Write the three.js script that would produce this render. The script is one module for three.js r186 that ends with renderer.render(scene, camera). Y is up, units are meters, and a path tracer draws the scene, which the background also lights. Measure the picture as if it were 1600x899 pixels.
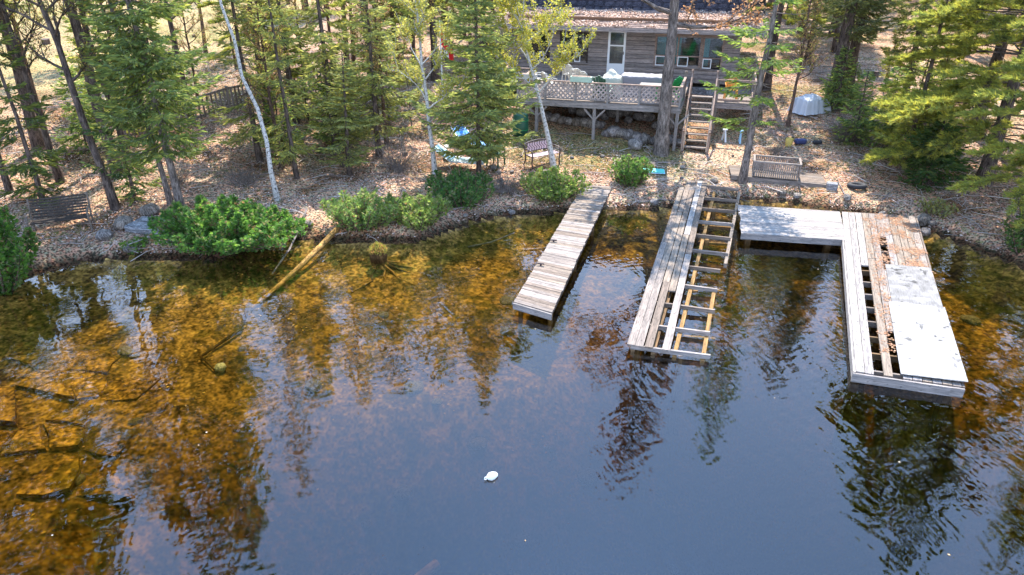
import * as THREE from 'three';
import { RoundedBoxGeometry } from 'three/addons/geometries/RoundedBoxGeometry.js';
import { ImprovedNoise } from 'three/addons/math/ImprovedNoise.js';

// ---------------------------------------------------------------- camera, sky, sun, exposure
const scene = new THREE.Scene();
const camera = new THREE.PerspectiveCamera(45.69, 1600 / 899, 0.1, 600);
camera.position.set(0, 8, 0);
camera.rotation.set(-26.6 * Math.PI / 180, 0, 0);
const SUN = new THREE.Vector3(0.09, Math.sin(0.99), -Math.cos(0.99)).normalize();
{ // a clear, slightly hazy spring sky: pale towards the horizon, deeper blue overhead, brighter round the sun
  const W = 512, H = 256, d = new Float32Array(W * H * 4);
  for (let y = 0, o = 0; y < H; y++) for (let x = 0; x < W; x++, o += 4) {
    const el = ((y + 0.5) / H - 0.5) * Math.PI, az = ((x + 0.5) / W - 0.5) * 2 * Math.PI, v = new THREE.Vector3(Math.cos(el) * Math.cos(az), Math.sin(el), Math.cos(el) * Math.sin(az));
    const t = Math.sqrt(Math.max(0, v.y)), glow = 0.98 * (1 + 0.7 * Math.exp(-v.angleTo(SUN) / 0.4));
    d[o] = glow * (0.78 + (0.22 - 0.78) * t); d[o + 1] = glow * (0.84 + (0.43 - 0.84) * t); d[o + 2] = glow * (0.95 + (0.86 - 0.95) * t); d[o + 3] = 1;
  }
  const t = new THREE.DataTexture(d, W, H, THREE.RGBAFormat, THREE.FloatType); t.mapping = THREE.EquirectangularReflectionMapping; t.magFilter = THREE.LinearFilter; t.needsUpdate = true;
  scene.background = scene.environment = t;
}
const sun = new THREE.DirectionalLight(new THREE.Color(1, 0.94, 0.86), 3.9);
sun.name = 'sun';
sun.position.copy(SUN).multiplyScalar(80).add(new THREE.Vector3(0, 0, -22));
sun.target.position.set(0, 0, -22);
sun.castShadow = true;
sun.shadow.mapSize.set(4096, 4096);
Object.assign(sun.shadow.camera, { left: -40, right: 40, top: 40, bottom: -40, near: 1, far: 200 });
scene.add(sun, sun.target);
const renderer = new THREE.WebGLRenderer({ antialias: true });
renderer.toneMapping = THREE.LinearToneMapping;
renderer.toneMappingExposure = 3.2;
renderer.shadowMap.enabled = true;

// ---------------------------------------------------------------- helpers
const rngOf = (a) => () => { a = (a + 0x6d2b79f5) | 0; let t = Math.imul(a ^ (a >>> 15), 1 | a); t = (t + Math.imul(t ^ (t >>> 7), 61 | t)) ^ t; return ((t ^ (t >>> 14)) >>> 0) / 4294967296; };
const rand = rngOf(77);
const rr = (a, b, r = rand) => a + (b - a) * r();
const noise3 = new ImprovedNoise();
const fbm = (x, y, z = 0, o = 4) => { let s = 0, a = 0.5; for (let i = 0; i < o; i++) { s += a * noise3.noise(x, y, z + i * 7.3); x *= 2.03; y *= 2.03; a *= 0.5; } return s; };
const lerp = (a, b, t) => a + (b - a) * t;
const clamp01 = (x) => Math.min(1, Math.max(0, x));
const smooth = (a, b, x) => { const t = clamp01((x - a) / (b - a)); return t * t * (3 - 2 * t); };
const table = (P) => (v) => { if (v <= P[0][0]) return P[0][1]; for (let i = 1; i < P.length; i++) if (v <= P[i][0]) return lerp(P[i - 1][1], P[i][1], (v - P[i - 1][0]) / (P[i][0] - P[i - 1][0])); return P[P.length - 1][1]; };
const V = (x, y, z) => new THREE.Vector3(x, y, z);
const sub = (a, b) => [a[0] - b[0], a[1] - b[1], a[2] - b[2]];
const add = (a, b, k = 1) => [a[0] + b[0] * k, a[1] + b[1] * k, a[2] + b[2] * k];
const cross = (a, b) => [a[1] * b[2] - a[2] * b[1], a[2] * b[0] - a[0] * b[2], a[0] * b[1] - a[1] * b[0]];
const len = (a) => Math.hypot(a[0], a[1], a[2]);
const norm = (a) => { const l = len(a) || 1; return [a[0] / l, a[1] / l, a[2] / l]; };
const mix3 = (a, b, t) => [lerp(a[0], b[0], t), lerp(a[1], b[1], t), lerp(a[2], b[2], t)];

class Geo {                                   // collects triangles, then makes one BufferGeometry
  constructor(parts = { uv: true, normal: true, color: false }) { this.p = []; this.i = []; this.u = parts.uv ? [] : null; this.n = parts.normal ? [] : null; this.c = parts.color ? [] : null; }
  v(p, n, u, c) { this.p.push(p[0], p[1], p[2]); if (this.n) this.n.push(n[0], n[1], n[2]); if (this.u) this.u.push(u[0], u[1]); if (this.c) this.c.push(c[0], c[1], c[2]); return this.p.length / 3 - 1; }
  quad(a, b, c, d, uvs, col) {                 // counter-clockwise seen from outside
    const n = this.n ? norm(cross(sub(c, a), sub(d, b))) : null, z = uvs ?? [[0, 0], [1, 0], [1, 1], [0, 1]];
    const k = this.v(a, n, z[0], col); this.v(b, n, z[1], col); this.v(c, n, z[2], col); this.v(d, n, z[3], col);
    this.i.push(k, k + 1, k + 2, k, k + 2, k + 3);
  }
  slab(T, th, off = [0, 0], col) {             // four top corners (counter-clockwise from above), thickness downwards; u runs from corner 0 to corner 1
    const L = len(sub(T[1], T[0])), w = len(sub(T[3], T[0])), B = T.map((p) => [p[0], p[1] - th, p[2]]), [ou, ov] = off;
    this.quad(T[0], T[1], T[2], T[3], [[ou, ov], [ou + L, ov], [ou + L, ov + w], [ou, ov + w]], col);
    this.quad(B[3], B[2], B[1], B[0], [[ou, ov], [ou + L, ov], [ou + L, ov + w], [ou, ov + w]], col);
    for (let k = 0; k < 4; k++) { const m = (k + 1) % 4, l = k % 2 ? w : L; this.quad(B[k], B[m], T[m], T[k], k % 2 ? [[ov, ou], [ov, ou + l], [ov + th, ou + l], [ov + th, ou]] : [[ou, ov], [ou + l, ov], [ou + l, ov + th], [ou, ov + th]], col); }
    return this;
  }
  beam(a, b, w, h, up = [0, 1, 0], off = [0, 0], col) {   // square timber from a to b, w across, h along up
    const d = norm(sub(b, a)); let s = norm(cross(d, up)); if (!isFinite(s[0]) || len(cross(d, up)) < 1e-4) s = [1, 0, 0]; const t = norm(cross(s, d)), L = len(sub(b, a)), [ou, ov] = off;
    const at = (p, i, j) => add(add(p, s, i * w / 2), t, j * h / 2);
    const ring = [[-1, -1], [1, -1], [1, 1], [-1, 1]], A = ring.map((q) => at(a, ...q)), Bq = ring.map((q) => at(b, ...q));
    for (let k = 0; k < 4; k++) { const m = (k + 1) % 4, wd = k % 2 ? h : w; this.quad(A[m], A[k], Bq[k], Bq[m], [[ou, ov + wd], [ou, ov], [ou + L, ov], [ou + L, ov + wd]], col); }
    this.quad(A[0], A[1], A[2], A[3], [[ou, ov], [ou + w, ov], [ou + w, ov + h], [ou, ov + h]], col); this.quad(Bq[3], Bq[2], Bq[1], Bq[0], [[ou, ov], [ou + w, ov], [ou + w, ov + h], [ou, ov + h]], col);
    return this;
  }
  box(x0, y0, z0, x1, y1, z1, off) { return this.slab([[x0, y1, z1], [x1, y1, z1], [x1, y1, z0], [x0, y1, z0]], y1 - y0, off); }
  tube(pts, rad, sides = 6, col, cap = true) {
    let side = null, base = -1, run = 0; const s0 = this.p.length / 3;
    for (let k = 0; k < pts.length; k++) {
      const d = norm(sub(pts[Math.min(k + 1, pts.length - 1)], pts[Math.max(k - 1, 0)]));
      side = side ? norm(add(side, d, -(side[0] * d[0] + side[1] * d[1] + side[2] * d[2]))) : norm(cross(d, Math.abs(d[1]) > 0.9 ? [1, 0, 0] : [0, 1, 0]));
      const up = cross(d, side), r = typeof rad === 'number' ? rad : rad[k];
      if (k) run += len(sub(pts[k], pts[k - 1]));
      const start = this.p.length / 3;
      for (let j = 0; j <= sides; j++) { const a = j / sides * Math.PI * 2, n = add([side[0] * Math.cos(a), side[1] * Math.cos(a), side[2] * Math.cos(a)], up, Math.sin(a)); this.v(add(pts[k], n, r), n, [j / sides * Math.max(0.2, 6.28 * (typeof rad === 'number' ? rad : rad[0])), run], col); }
      if (k) for (let j = 0; j < sides; j++) this.i.push(base + j, base + j + 1, start + j + 1, base + j, start + j + 1, start + j);
      base = start;
    }
    if (cap && sides > 3) for (const [k, s] of [[0, -1], [pts.length - 1, 1]]) {
      const d = norm(sub(pts[Math.min(k + 1, pts.length - 1)], pts[Math.max(k - 1, 0)])), n = [d[0] * s, d[1] * s, d[2] * s], c0 = this.v(pts[k], n, [0, 0], col), first = this.p.length / 3;
      const o = k ? base : s0; for (let j = 0; j <= sides; j++) { const q = (o + j) * 3; this.v([this.p[q], this.p[q + 1], this.p[q + 2]], n, [0, 0], col); }
      for (let j = 0; j < sides; j++) s > 0 ? this.i.push(c0, first + j, first + j + 1) : this.i.push(c0, first + j + 1, first + j);
    }
    return this;
  }
  blade(b, d, s, L, w, col) {                   // a leaf-sized diamond
    const m = add(b, d, L * 0.45), k = this.v(b, d, [0, 0], col); this.v(add(m, s, w / 2), d, [0, 0], col); this.v(add(b, d, L), d, [0, 0], col); this.v(add(m, s, -w / 2), d, [0, 0], col);
    this.i.push(k, k + 1, k + 2, k, k + 2, k + 3);
  }
  needle(b, d, s, L, w, col) { const k = this.v(add(b, s, w / 2), d, [0, 0], col); this.v(add(b, s, -w / 2), d, [0, 0], col); this.v(add(b, d, L), d, [0, 0], col); this.i.push(k, k + 1, k + 2); }
  get empty() { return !this.i.length; }
  build() {
    const g = new THREE.BufferGeometry();
    g.setAttribute('position', new THREE.Float32BufferAttribute(this.p, 3));
    if (this.n) g.setAttribute('normal', new THREE.Float32BufferAttribute(this.n, 3));
    if (this.u) g.setAttribute('uv', new THREE.Float32BufferAttribute(this.u, 2));
    if (this.c) g.setAttribute('color', new THREE.Float32BufferAttribute(this.c, 3));
    g.setIndex(this.i);
    return g;
  }
}
const taken = new Map();
const numbered = (n) => { const k = taken.get(n) ?? 0; taken.set(n, k + 1); return k ? n + '_' + String(k).padStart(3, '0') : n; };
const finish = (m) => { m.castShadow = m.receiveShadow = true; return m; };
function thing(name, label, category, pos = [0, 0, 0], turn = 0, group) {
  const o = new THREE.Group(); o.name = numbered(name); o.position.set(...pos); o.rotation.y = turn; o.userData = { label, category };
  if (group) o.userData.group = group;
  scene.add(o); return o;
}
function part(parent, name, geo, mat, label) {
  const m = finish(new THREE.Mesh(geo.build ? geo.build() : geo, mat)); m.name = name; if (label) m.userData.label = label; parent.add(m); return m;
}
function solo(name, geo, mat, label, category, group) {
  const m = finish(new THREE.Mesh(geo.build ? geo.build() : geo, mat)); m.name = numbered(name); m.userData = { label, category }; if (group) m.userData.group = group; scene.add(m); return m;
}
function setting(name, geo, mat) { const m = finish(new THREE.Mesh(geo.build ? geo.build() : geo, mat)); m.name = name; m.userData = { kind: 'structure' }; scene.add(m); return m; }
function dup(root, pos, turn, label, group, scale = 1) {
  const r = root.clone(); r.name = numbered(root.name.replace(/_\d{3}$/, '')); r.position.set(...pos); r.rotation.y = turn; r.scale.setScalar(scale);
  r.userData = { ...root.userData, label }; if (group) r.userData.group = group; scene.add(r); return r;
}
// the cottage, its deck and the stairs share one frame: a runs along the front wall to the right, b towards the lake
const SITE = 16.5 * Math.PI / 180, SC = Math.cos(SITE), SS = Math.sin(SITE);
const site = (a, b, y = 0) => [6.52 + a * SC - b * SS, y, -26.76 + a * SS + b * SC];

// ---------------------------------------------------------------- textures
function tex(w, h, fill, srgb = true, rep = [1, 1]) {
  const d = new Uint8Array(w * h * 4);
  for (let y = 0, o = 0; y < h; y++) for (let x = 0; x < w; x++, o += 4) { const c = fill(x / w, y / h, x, y); d[o] = clamp01(c[0]) * 255; d[o + 1] = clamp01(c[1]) * 255; d[o + 2] = clamp01(c[2]) * 255; d[o + 3] = 255; }
  const t = new THREE.DataTexture(d, w, h); t.wrapS = t.wrapT = THREE.RepeatWrapping; t.magFilter = THREE.LinearFilter; t.minFilter = THREE.LinearMipmapLinearFilter; t.generateMipmaps = true;
  if (srgb) t.colorSpace = THREE.SRGBColorSpace; t.repeat.set(...rep); t.needsUpdate = true; return t;
}
function grid(n, seed) { const r = rngOf(seed), a = new Float32Array(n * n).map(() => r()); return (u, v) => { u = (u - Math.floor(u)) * n; v = (v - Math.floor(v)) * n; const x = Math.floor(u), y = Math.floor(v), s = u - x, t = v - y, q = s * s * (3 - 2 * s), w = t * t * (3 - 2 * t), X = (x + 1) % n, Y = (y + 1) % n; return lerp(lerp(a[y * n + x], a[y * n + X], q), lerp(a[Y * n + x], a[Y * n + X], q), w); }; }
const g8 = grid(8, 1), g16 = grid(16, 2), g32 = grid(32, 3), g64 = grid(64, 4), g128 = grid(128, 5), g256 = grid(256, 6);
// weathered wood: u along the grain (2 m), v across (0.5 m)
const woodTex = tex(512, 512, (u, v) => {
  const streak = g128(u * 0.06 + g8(u, v) * 0.02, v) * 0.5 + g256(u * 0.12, v * 1) * 0.5, patch = g8(u * 0.5, v) * 0.5 + g32(u * 0.5, v) * 0.5, crack = g64(u * 0.09, v * 2 + 0.3) > 0.83 ? 0.55 : 1, knot = g16(u, v) > 0.93 ? 0.7 : 1;
  const k = (0.72 + 0.34 * (streak - 0.5) + 0.3 * (patch - 0.4)) * crack * knot;
  return [k, k * (0.985 - 0.03 * patch), k * (0.97 - 0.05 * patch)];
}, true, [0.5, 2]);
const woodBump = tex(256, 256, (u, v) => { const k = g128(u * 0.06, v) * 0.6 + g256(u * 0.12, v) * 0.4; return [k, k, k]; }, false, [0.5, 2]);
const barkTex = tex(256, 512, (u, v) => { const k = 0.68 + 0.34 * (g32(u, v * 0.5) - 0.5) + 0.3 * (g64(u, v * 0.6) - 0.5) + 0.25 * (g128(u, v) - 0.5) + 0.2 * (g8(u, v) - 0.5); return [k, k * 0.97, k * 0.93]; }, true, [1, 0.5]);
const barkBump = tex(256, 512, (u, v) => { const k = g32(u, v * 0.4) * 0.6 + g64(u, v * 0.5) * 0.4; return [k, k, k]; }, false, [1, 0.5]);
const birchTex = tex(256, 512, (u, v) => { const band = g64(u * 0.25, v * 2) > 0.76 || g32(u * 0.5, v) > 0.87; const k = band ? 0.22 + 0.2 * g64(u, v) : 0.86 + 0.16 * (g64(u, v) - 0.5); return [k, k * (band ? 0.95 : 0.985), k * (band ? 0.9 : 0.95)]; }, true, [1, 0.6]);
const roughTex = tex(512, 512, (u, v) => { const k = 0.75 + 0.5 * (g128(u, v) - 0.5) + 0.35 * (g32(u, v) - 0.5) + 0.25 * (g8(u, v) - 0.5); return [k, k, k]; }, true, [0.5, 0.5]);
const roughBump = tex(256, 256, (u, v) => { const k = g64(u, v) * 0.5 + g128(u, v) * 0.5; return [k, k, k]; }, false, [0.5, 0.5]);

const plyTex = tex(512, 512, (u, v) => { const k = 0.88 + 0.14 * (g128(u * 0.2, v) - 0.5) + 0.22 * (g16(u, v) - 0.5) + 0.1 * (g256(u, v) - 0.5) - 0.3 * smooth(0.66, 0.86, g32(u, v) * 0.7 + g8(u, v) * 0.3); return [k, k * 0.985, k * 0.965]; }, true, [0.4, 0.4]);
// ---------------------------------------------------------------- materials (colours are linear base colours)
const lin = (r, g, b) => new THREE.Color().setRGB(r, g, b);
const std = (c, rough = 0.85, o = {}) => new THREE.MeshPhysicalMaterial({ color: lin(...c), roughness: rough, specularIntensity: rough > 0.8 ? 0.25 : 1, ...o });
const wood = (c, o = {}) => std(c, 0.88, { map: woodTex, bumpMap: woodBump, bumpScale: 0.004, ...o });
const M = {
  dock: [wood([0.42, 0.37, 0.33]), wood([0.37, 0.31, 0.26]), wood([0.5, 0.45, 0.41]), wood([0.34, 0.28, 0.23]), wood([0.44, 0.37, 0.3])],
  pale: [wood([0.58, 0.55, 0.52]), wood([0.5, 0.47, 0.45]), wood([0.64, 0.61, 0.58])],
  under: wood([0.3, 0.2, 0.11]), amberWood: wood([0.5, 0.31, 0.13]), darkWood: wood([0.12, 0.1, 0.085]), deckWood: wood([0.42, 0.37, 0.33]), railWood: wood([0.6, 0.46, 0.38]), lattice: wood([0.8, 0.7, 0.66]), postWood: wood([0.5, 0.47, 0.45]),
  siding: [wood([0.52, 0.47, 0.45]), wood([0.44, 0.4, 0.38]), wood([0.58, 0.52, 0.49])], sidingBrown: wood([0.36, 0.22, 0.14]),
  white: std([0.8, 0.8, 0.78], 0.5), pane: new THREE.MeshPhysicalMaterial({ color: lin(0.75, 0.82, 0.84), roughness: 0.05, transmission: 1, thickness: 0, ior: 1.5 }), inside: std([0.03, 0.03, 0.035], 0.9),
  shingle: [std([0.44, 0.31, 0.25], 0.95, { map: roughTex }), std([0.5, 0.36, 0.29], 0.95, { map: roughTex }), std([0.38, 0.27, 0.22], 0.95, { map: roughTex })], darkShingle: [std([0.075, 0.07, 0.085], 0.9, { map: roughTex }), std([0.095, 0.085, 0.1], 0.9, { map: roughTex })],
  green: std([0.01, 0.3, 0.07], 0.4), darkGreen: std([0.015, 0.09, 0.05], 0.45), orange: std([0.75, 0.28, 0.02], 0.45), cream: std([0.52, 0.49, 0.42], 0.5), mint: std([0.42, 0.55, 0.42], 0.6), iron: std([0.05, 0.03, 0.03], 0.55), rose: std([0.6, 0.42, 0.42], 0.6),
  tarpGrey: std([0.2, 0.185, 0.19], 0.7), tarpPale: std([0.45, 0.44, 0.36], 0.6), tarpWhite: std([0.55, 0.56, 0.58], 0.5), blue: std([0.03, 0.25, 0.72], 0.6), paleBlue: std([0.3, 0.52, 0.66], 0.6), steel: std([0.62, 0.63, 0.65], 0.35, { metalness: 0.6 }), turquoise: std([0.1, 0.55, 0.45], 0.6), tyre: std([0.025, 0.025, 0.028], 0.8), navy: std([0.03, 0.04, 0.12], 0.6), yellow: std([0.7, 0.55, 0.15], 0.6), red: std([0.7, 0.03, 0.03], 0.7),
  rock: [std([0.5, 0.43, 0.37], 0.95, { map: roughTex, bumpMap: roughBump, bumpScale: 0.02 }), std([0.38, 0.31, 0.25], 0.95, { map: roughTex, bumpMap: roughBump, bumpScale: 0.02 }), std([0.42, 0.36, 0.32], 0.95, { map: roughTex, bumpMap: roughBump, bumpScale: 0.02 })], concrete: std([0.42, 0.41, 0.41], 0.95, { map: roughTex }), soil: std([0.08, 0.05, 0.035], 1),
  bark: std([0.4, 0.35, 0.33], 0.95, { map: barkTex, bumpMap: barkBump, bumpScale: 0.025 }), darkBark: std([0.25, 0.2, 0.18], 0.95, { map: barkTex, bumpMap: barkBump, bumpScale: 0.02 }), redBark: std([0.3, 0.21, 0.17], 0.95, { map: barkTex, bumpMap: barkBump, bumpScale: 0.02 }), birch: std([0.72, 0.7, 0.68], 0.8, { map: birchTex }), twig: std([0.42, 0.37, 0.35], 0.95, { map: barkTex }), wetWood: std([0.6, 0.36, 0.12], 0.9, { map: barkTex }), darkWet: std([0.14, 0.08, 0.03], 0.9, { map: barkTex }),
  leaf: new THREE.MeshPhysicalMaterial({ vertexColors: true, roughness: 1, transmission: 0.58, thickness: 0, side: THREE.DoubleSide, specularIntensity: 0.3 }),
};
// ---------------------------------------------------------------- the ground, the lake bed and the water
const SHORE = [[-60, -8], [-30, -9], [-20, -11], [-16, -13], [-13.4, -15.6], [-13, -16.9], [-12.2, -17.6], [-10.9, -18], [-8.5, -17.8], [-7.3, -18.7], [-6.9, -19.4], [-5.8, -19.2], [-4.6, -19], [-2.9, -19.1], [-2, -20], [-0.84, -21.1], [0.2, -21.4], [2.2, -21.7], [3.45, -21.7], [5.2, -22], [6.4, -22.4], [8.1, -22.9], [9.8, -22.5], [11, -21.7], [12.4, -21], [13.2, -19.8], [13.8, -18.3], [14.3, -17.3], [16, -15], [20, -13], [30, -11], [60, -9]];
const shoreZ = table(SHORE);
const rise = table([[0, 0], [0.5, 0.3], [5, 0.75], [12, 2], [40, 3.9], [60, 6.5], [120, 14]]);
function shoreDistance(x, z) {
  let best = 1e9;
  for (let k = 1; k < SHORE.length; k++) { const [ax, az] = SHORE[k - 1], [bx, bz] = SHORE[k], dx = bx - ax, dz = bz - az, t = clamp01(((x - ax) * dx + (z - az) * dz) / (dx * dx + dz * dz)), q = (x - ax - dx * t) ** 2 + (z - az - dz * t) ** 2; if (q < best) best = q; }
  return Math.sqrt(best) * (z < shoreZ(x) ? 1 : -1);
}
const inland = (x, z) => shoreDistance(x, z) + 0.35 * fbm(x * 0.9, z * 0.9, 3, 3);
function heightAt(x, z) {
  const d = inland(x, z);
  if (d >= 0) return rise(d) + 0.1 * fbm(x * 0.7, z * 0.7, 1, 4) * smooth(0, 1, d);
  const w = -d, far = smooth(-9, -0.5, x), drop = lerp(0.075 * w + 0.12 * Math.max(0, w - 9), 0.115 * w + 0.5 * Math.max(0, w - 7), far);
  return -(0.22 * (1 - Math.exp(-w / 0.5)) + drop) + 0.16 * fbm(x * 0.6, z * 0.6, 9, 4) * smooth(0.3, 2, w) ;
}
let bedMap;
const onGround = (x, z, dy = 0) => [x, Math.max(heightAt(x, z), -9) + dy, z];
{
  const spread = (lo, hi, step, min, max) => { const a = []; for (let v = lo; v <= hi + 1e-6; v += step) a.push(v); let s = step; while (a[a.length - 1] < max) { s *= 1.35; a.push(a[a.length - 1] + s); } s = step; while (a[0] > min) { s *= 1.35; a.unshift(a[0] - s); } return a; };
  const xs = spread(-18, 19, 0.2, -160, 160), zs = spread(-40, -5, 0.2, -170, 90);
  const P = zs.map((z) => xs.map((x) => [x, heightAt(x, z), z])), D = zs.map((z) => xs.map((x) => inland(x, z)));
  const build = (keep, color) => {
    const ids = new Map(), p = [], u = [], c = [], idx = [];
    const id = (i, j) => { const k = i * xs.length + j; if (!ids.has(k)) { ids.set(k, p.length / 3); p.push(...P[i][j]); u.push(P[i][j][0], P[i][j][2]); c.push(...color(P[i][j][0], P[i][j][2], D[i][j])); } return ids.get(k); };
    for (let i = 0; i + 1 < zs.length; i++) for (let j = 0; j + 1 < xs.length; j++) { if (!keep((D[i][j] + D[i + 1][j + 1] + D[i + 1][j] + D[i][j + 1]) / 4)) continue; const a = id(i, j), b = id(i, j + 1), e = id(i + 1, j + 1), f = id(i + 1, j); idx.push(a, f, e, a, e, b); }
    const g = new THREE.BufferGeometry(); g.setAttribute('position', new THREE.Float32BufferAttribute(p, 3)); g.setAttribute('uv', new THREE.Float32BufferAttribute(u, 2)); g.setAttribute('color', new THREE.Float32BufferAttribute(c, 3)); g.setIndex(idx); g.computeVertexNormals(); return g;
  };
  // leaf litter: pale and rust brown flakes over dark humus; the tile is 9 m wide
  const litter = tex(1024, 1024, (u, v) => { const a = g256(u, v), b = g256(u * 1.0 + 0.37, v + 0.61), k = g128(u, v), big = g8(u, v) * 0.5 + g16(u, v) * 0.5; const flake = a > 0.52 ? 0.98 : a > 0.36 ? 0.8 : 0.52; const warm = 0.5 + 0.5 * b; return [flake * (0.86 + 0.25 * (k - 0.5)) * (0.8 + 0.3 * big), flake * (0.7 + 0.12 * warm) * (0.8 + 0.3 * big), flake * (0.58 + 0.14 * warm) * (0.82 + 0.25 * big)]; }, true, [1 / 9, 1 / 9]);
  const litterBump = tex(1024, 1024, (u, v) => { const a = g256(u, v) * 0.7 + g128(u, v) * 0.3; return [a, a, a]; }, false, [1 / 9, 1 / 9]);
  const gmat = new THREE.MeshPhysicalMaterial({ specularIntensity: 0.15, map: litter, bumpMap: litterBump, bumpScale: 0.05, roughness: 1, vertexColors: true });
  const patch = (x, z) => fbm(x * 0.25, z * 0.25, 20, 4);
  setting('ground', build((d) => d > -0.05, (x, z, d) => {
    let c = mix3([0.9, 0.7, 0.62], [0.74, 0.55, 0.46], smooth(-0.25, 0.3, patch(x, z)));
    c = mix3(c, [0.5, 0.34, 0.24], smooth(0.12, 0.3, fbm(x * 0.8, z * 0.8, 31, 3)));                         // bare humus
    c = mix3(c, [0.36, 0.38, 0.14], 0.7 * smooth(0.02, 0.25, fbm(x * 0.35, z * 0.35, 44, 4)) * smooth(3, 8, d));   // moss and grass
    c = mix3(c, [0.95, 0.88, 0.8], 0.8 * smooth(2.2, 0.8, Math.hypot((x - 6.6) * 0.8, z + 24.9) + 1.2 * fbm(x, z, 15, 3)));   // bare pale rock at the head of the broken dock
    c = mix3(c, [0.3, 0.2, 0.14], 0.8 * smooth(0.08, 0.22, fbm(x * 0.45 + 9, z * 0.45, 93, 5)) * smooth(0.5, 2, d));   // trodden soil
    const lawn = smooth(2.6, 1.2, Math.abs(z + 26.4 - (x - 4) * 0.2)) * smooth(-1.5, 0.5, x) * smooth(7.4, 6, x);
    c = mix3(c, [0.42, 0.4, 0.2], lawn * (0.45 + 0.5 * clamp01(0.5 + 1.5 * fbm(x * 1.4, z * 1.4, 52, 3))));
    const meadow = smooth(-12, -17, x) * smooth(-27, -33, z);
    c = mix3(c, [0.75, 0.78, 0.36], meadow * 0.4);
    return mix3(c, [0.1, 0.07, 0.05], smooth(0.35, 0.1, d));                                                  // wet soil along the water
  }), gmat);
  const bedTex = tex(1024, 1024, (u, v) => { const k = 0.66 + 0.45 * (g128(u, v) - 0.5) + 0.26 * (g32(u, v) - 0.5) + 0.22 * (g16(u, v) - 0.5) + 0.45 * (g256(u, v) - 0.5), weed = smooth(0.6, 0.75, g16(u, v) * 0.6 + g64(u, v) * 0.4) * 0.55; return [k * (1 - weed * 0.6), k * (0.95 - weed * 0.5), k * (0.88 - weed * 0.6)]; }, true, [1 / 11, 1 / 11]);
  bedMap = bedTex;
  setting('lake_bed', build((d) => d <= -0.05, (x, z, d) => mix3(mix3([0.68, 0.45, 0.17], [0.55, 0.37, 0.14], smooth(-0.2, 0.25, fbm(x * 0.3, z * 0.3, 61, 4))), [0.2, 0.14, 0.05], smooth(0.05, 0.3, fbm(x * 0.22 + 4, z * 0.3, 73, 4)))), new THREE.MeshPhysicalMaterial({ specularIntensity: 0.1, map: bedTex, roughness: 1, vertexColors: true }));

  // ripples: a height field over 32 m, wind waves of 8 to 70 cm with calm stretches and rings round the docks
  const N = 2048, S = 32, H = new Float32Array(N * N * 4), waves = [], r = rngOf(5);
  for (let k = 0; k < 44; k++) { const wl = 0.08 * Math.pow(6.5, r()), ang = rr(-1.1, 1.1, r) + (r() < 0.3 ? 1.9 : 0.5), kx = Math.round(Math.cos(ang) * S / wl), ky = Math.round(Math.sin(ang) * S / wl); waves.push([kx, ky, r() * 6.28, Math.pow(wl, 1.15)]); }
  const cosT = new Float32Array(4096).map((_, i) => Math.cos(i / 4096 * Math.PI * 2)), tot = waves.reduce((s, w) => s + w[3] * w[3], 0) ** 0.5;
  const rings = [[1.0, -14.6, 0.5], [5.0, -17, 0.7], [3.1, -12.6, 0.5], [7.8, -12.2, 0.6], [8.2, -19, 0.5], [-3.9, -18, 0.6], [13.2, -17.5, 0.6]];
  for (let y = 0; y < N; y++) {
    const z = -24 + y / N * S;
    for (let x = 0; x < N; x++) {
      const X = -16 + x / N * S; let h = 0;
      const wx = x + 14 * (g32(x / N, y / N) - 0.5) * 2, wy = y + 14 * (g32(y / N, x / N) - 0.5) * 2;
      for (const w of waves) h += w[3] * cosT[Math.floor(((w[0] * wx + w[1] * wy) / N + w[2] + 8192) * 4096) & 4095];
      h /= tot;
      let amp = 0.35 + 0.9 * g16(x / N, y / N), ring = 0;
      for (const [cx, cz, a] of rings) { const q = Math.hypot(X - cx, z - cz); if (q < 3.5) { const f = (1 - q / 3.5); ring += a * f * f * Math.cos(q * 26); } }
      const o = (y * N + x) * 4; H[o] = H[o + 1] = H[o + 2] = 0.5 + 0.09 * (h * amp + 0.5 * ring); H[o + 3] = 1;
    }
  }
  const rip = new THREE.DataTexture(H, N, N, THREE.RGBAFormat, THREE.FloatType); rip.wrapS = rip.wrapT = THREE.RepeatWrapping; rip.magFilter = THREE.LinearFilter; rip.repeat.set(1 / S, 1 / S); rip.offset.set(0.5, 0.75); rip.needsUpdate = true;
  const surf = new THREE.PlaneGeometry(300, 140, 1, 1); surf.rotateX(-Math.PI / 2); surf.translate(0, 0, 28);
  const uv = surf.attributes.uv, ps = surf.attributes.position; for (let i = 0; i < uv.count; i++) uv.setXY(i, ps.getX(i), ps.getZ(i));
  setting('lake_water', surf, new THREE.MeshPhysicalMaterial({ color: lin(1, 1, 1), roughness: 0.02, transmission: 1, thickness: 0, ior: 1.7, bumpMap: rip, bumpScale: 0.011 }));
  // the tea-coloured water itself: light loses blue and green on its way through
  const body = new THREE.BoxGeometry(299, 12, 139); body.translate(0, -6.004, 28);
  setting('water_depth', body, new THREE.MeshPhysicalMaterial({ transparent: true, opacity: 0.01, roughness: 0.02, transmission: 1, ior: 1, thickness: 12, attenuationColor: lin(0.52, 0.45, 0.22), attenuationDistance: 1 }));
}
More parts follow.
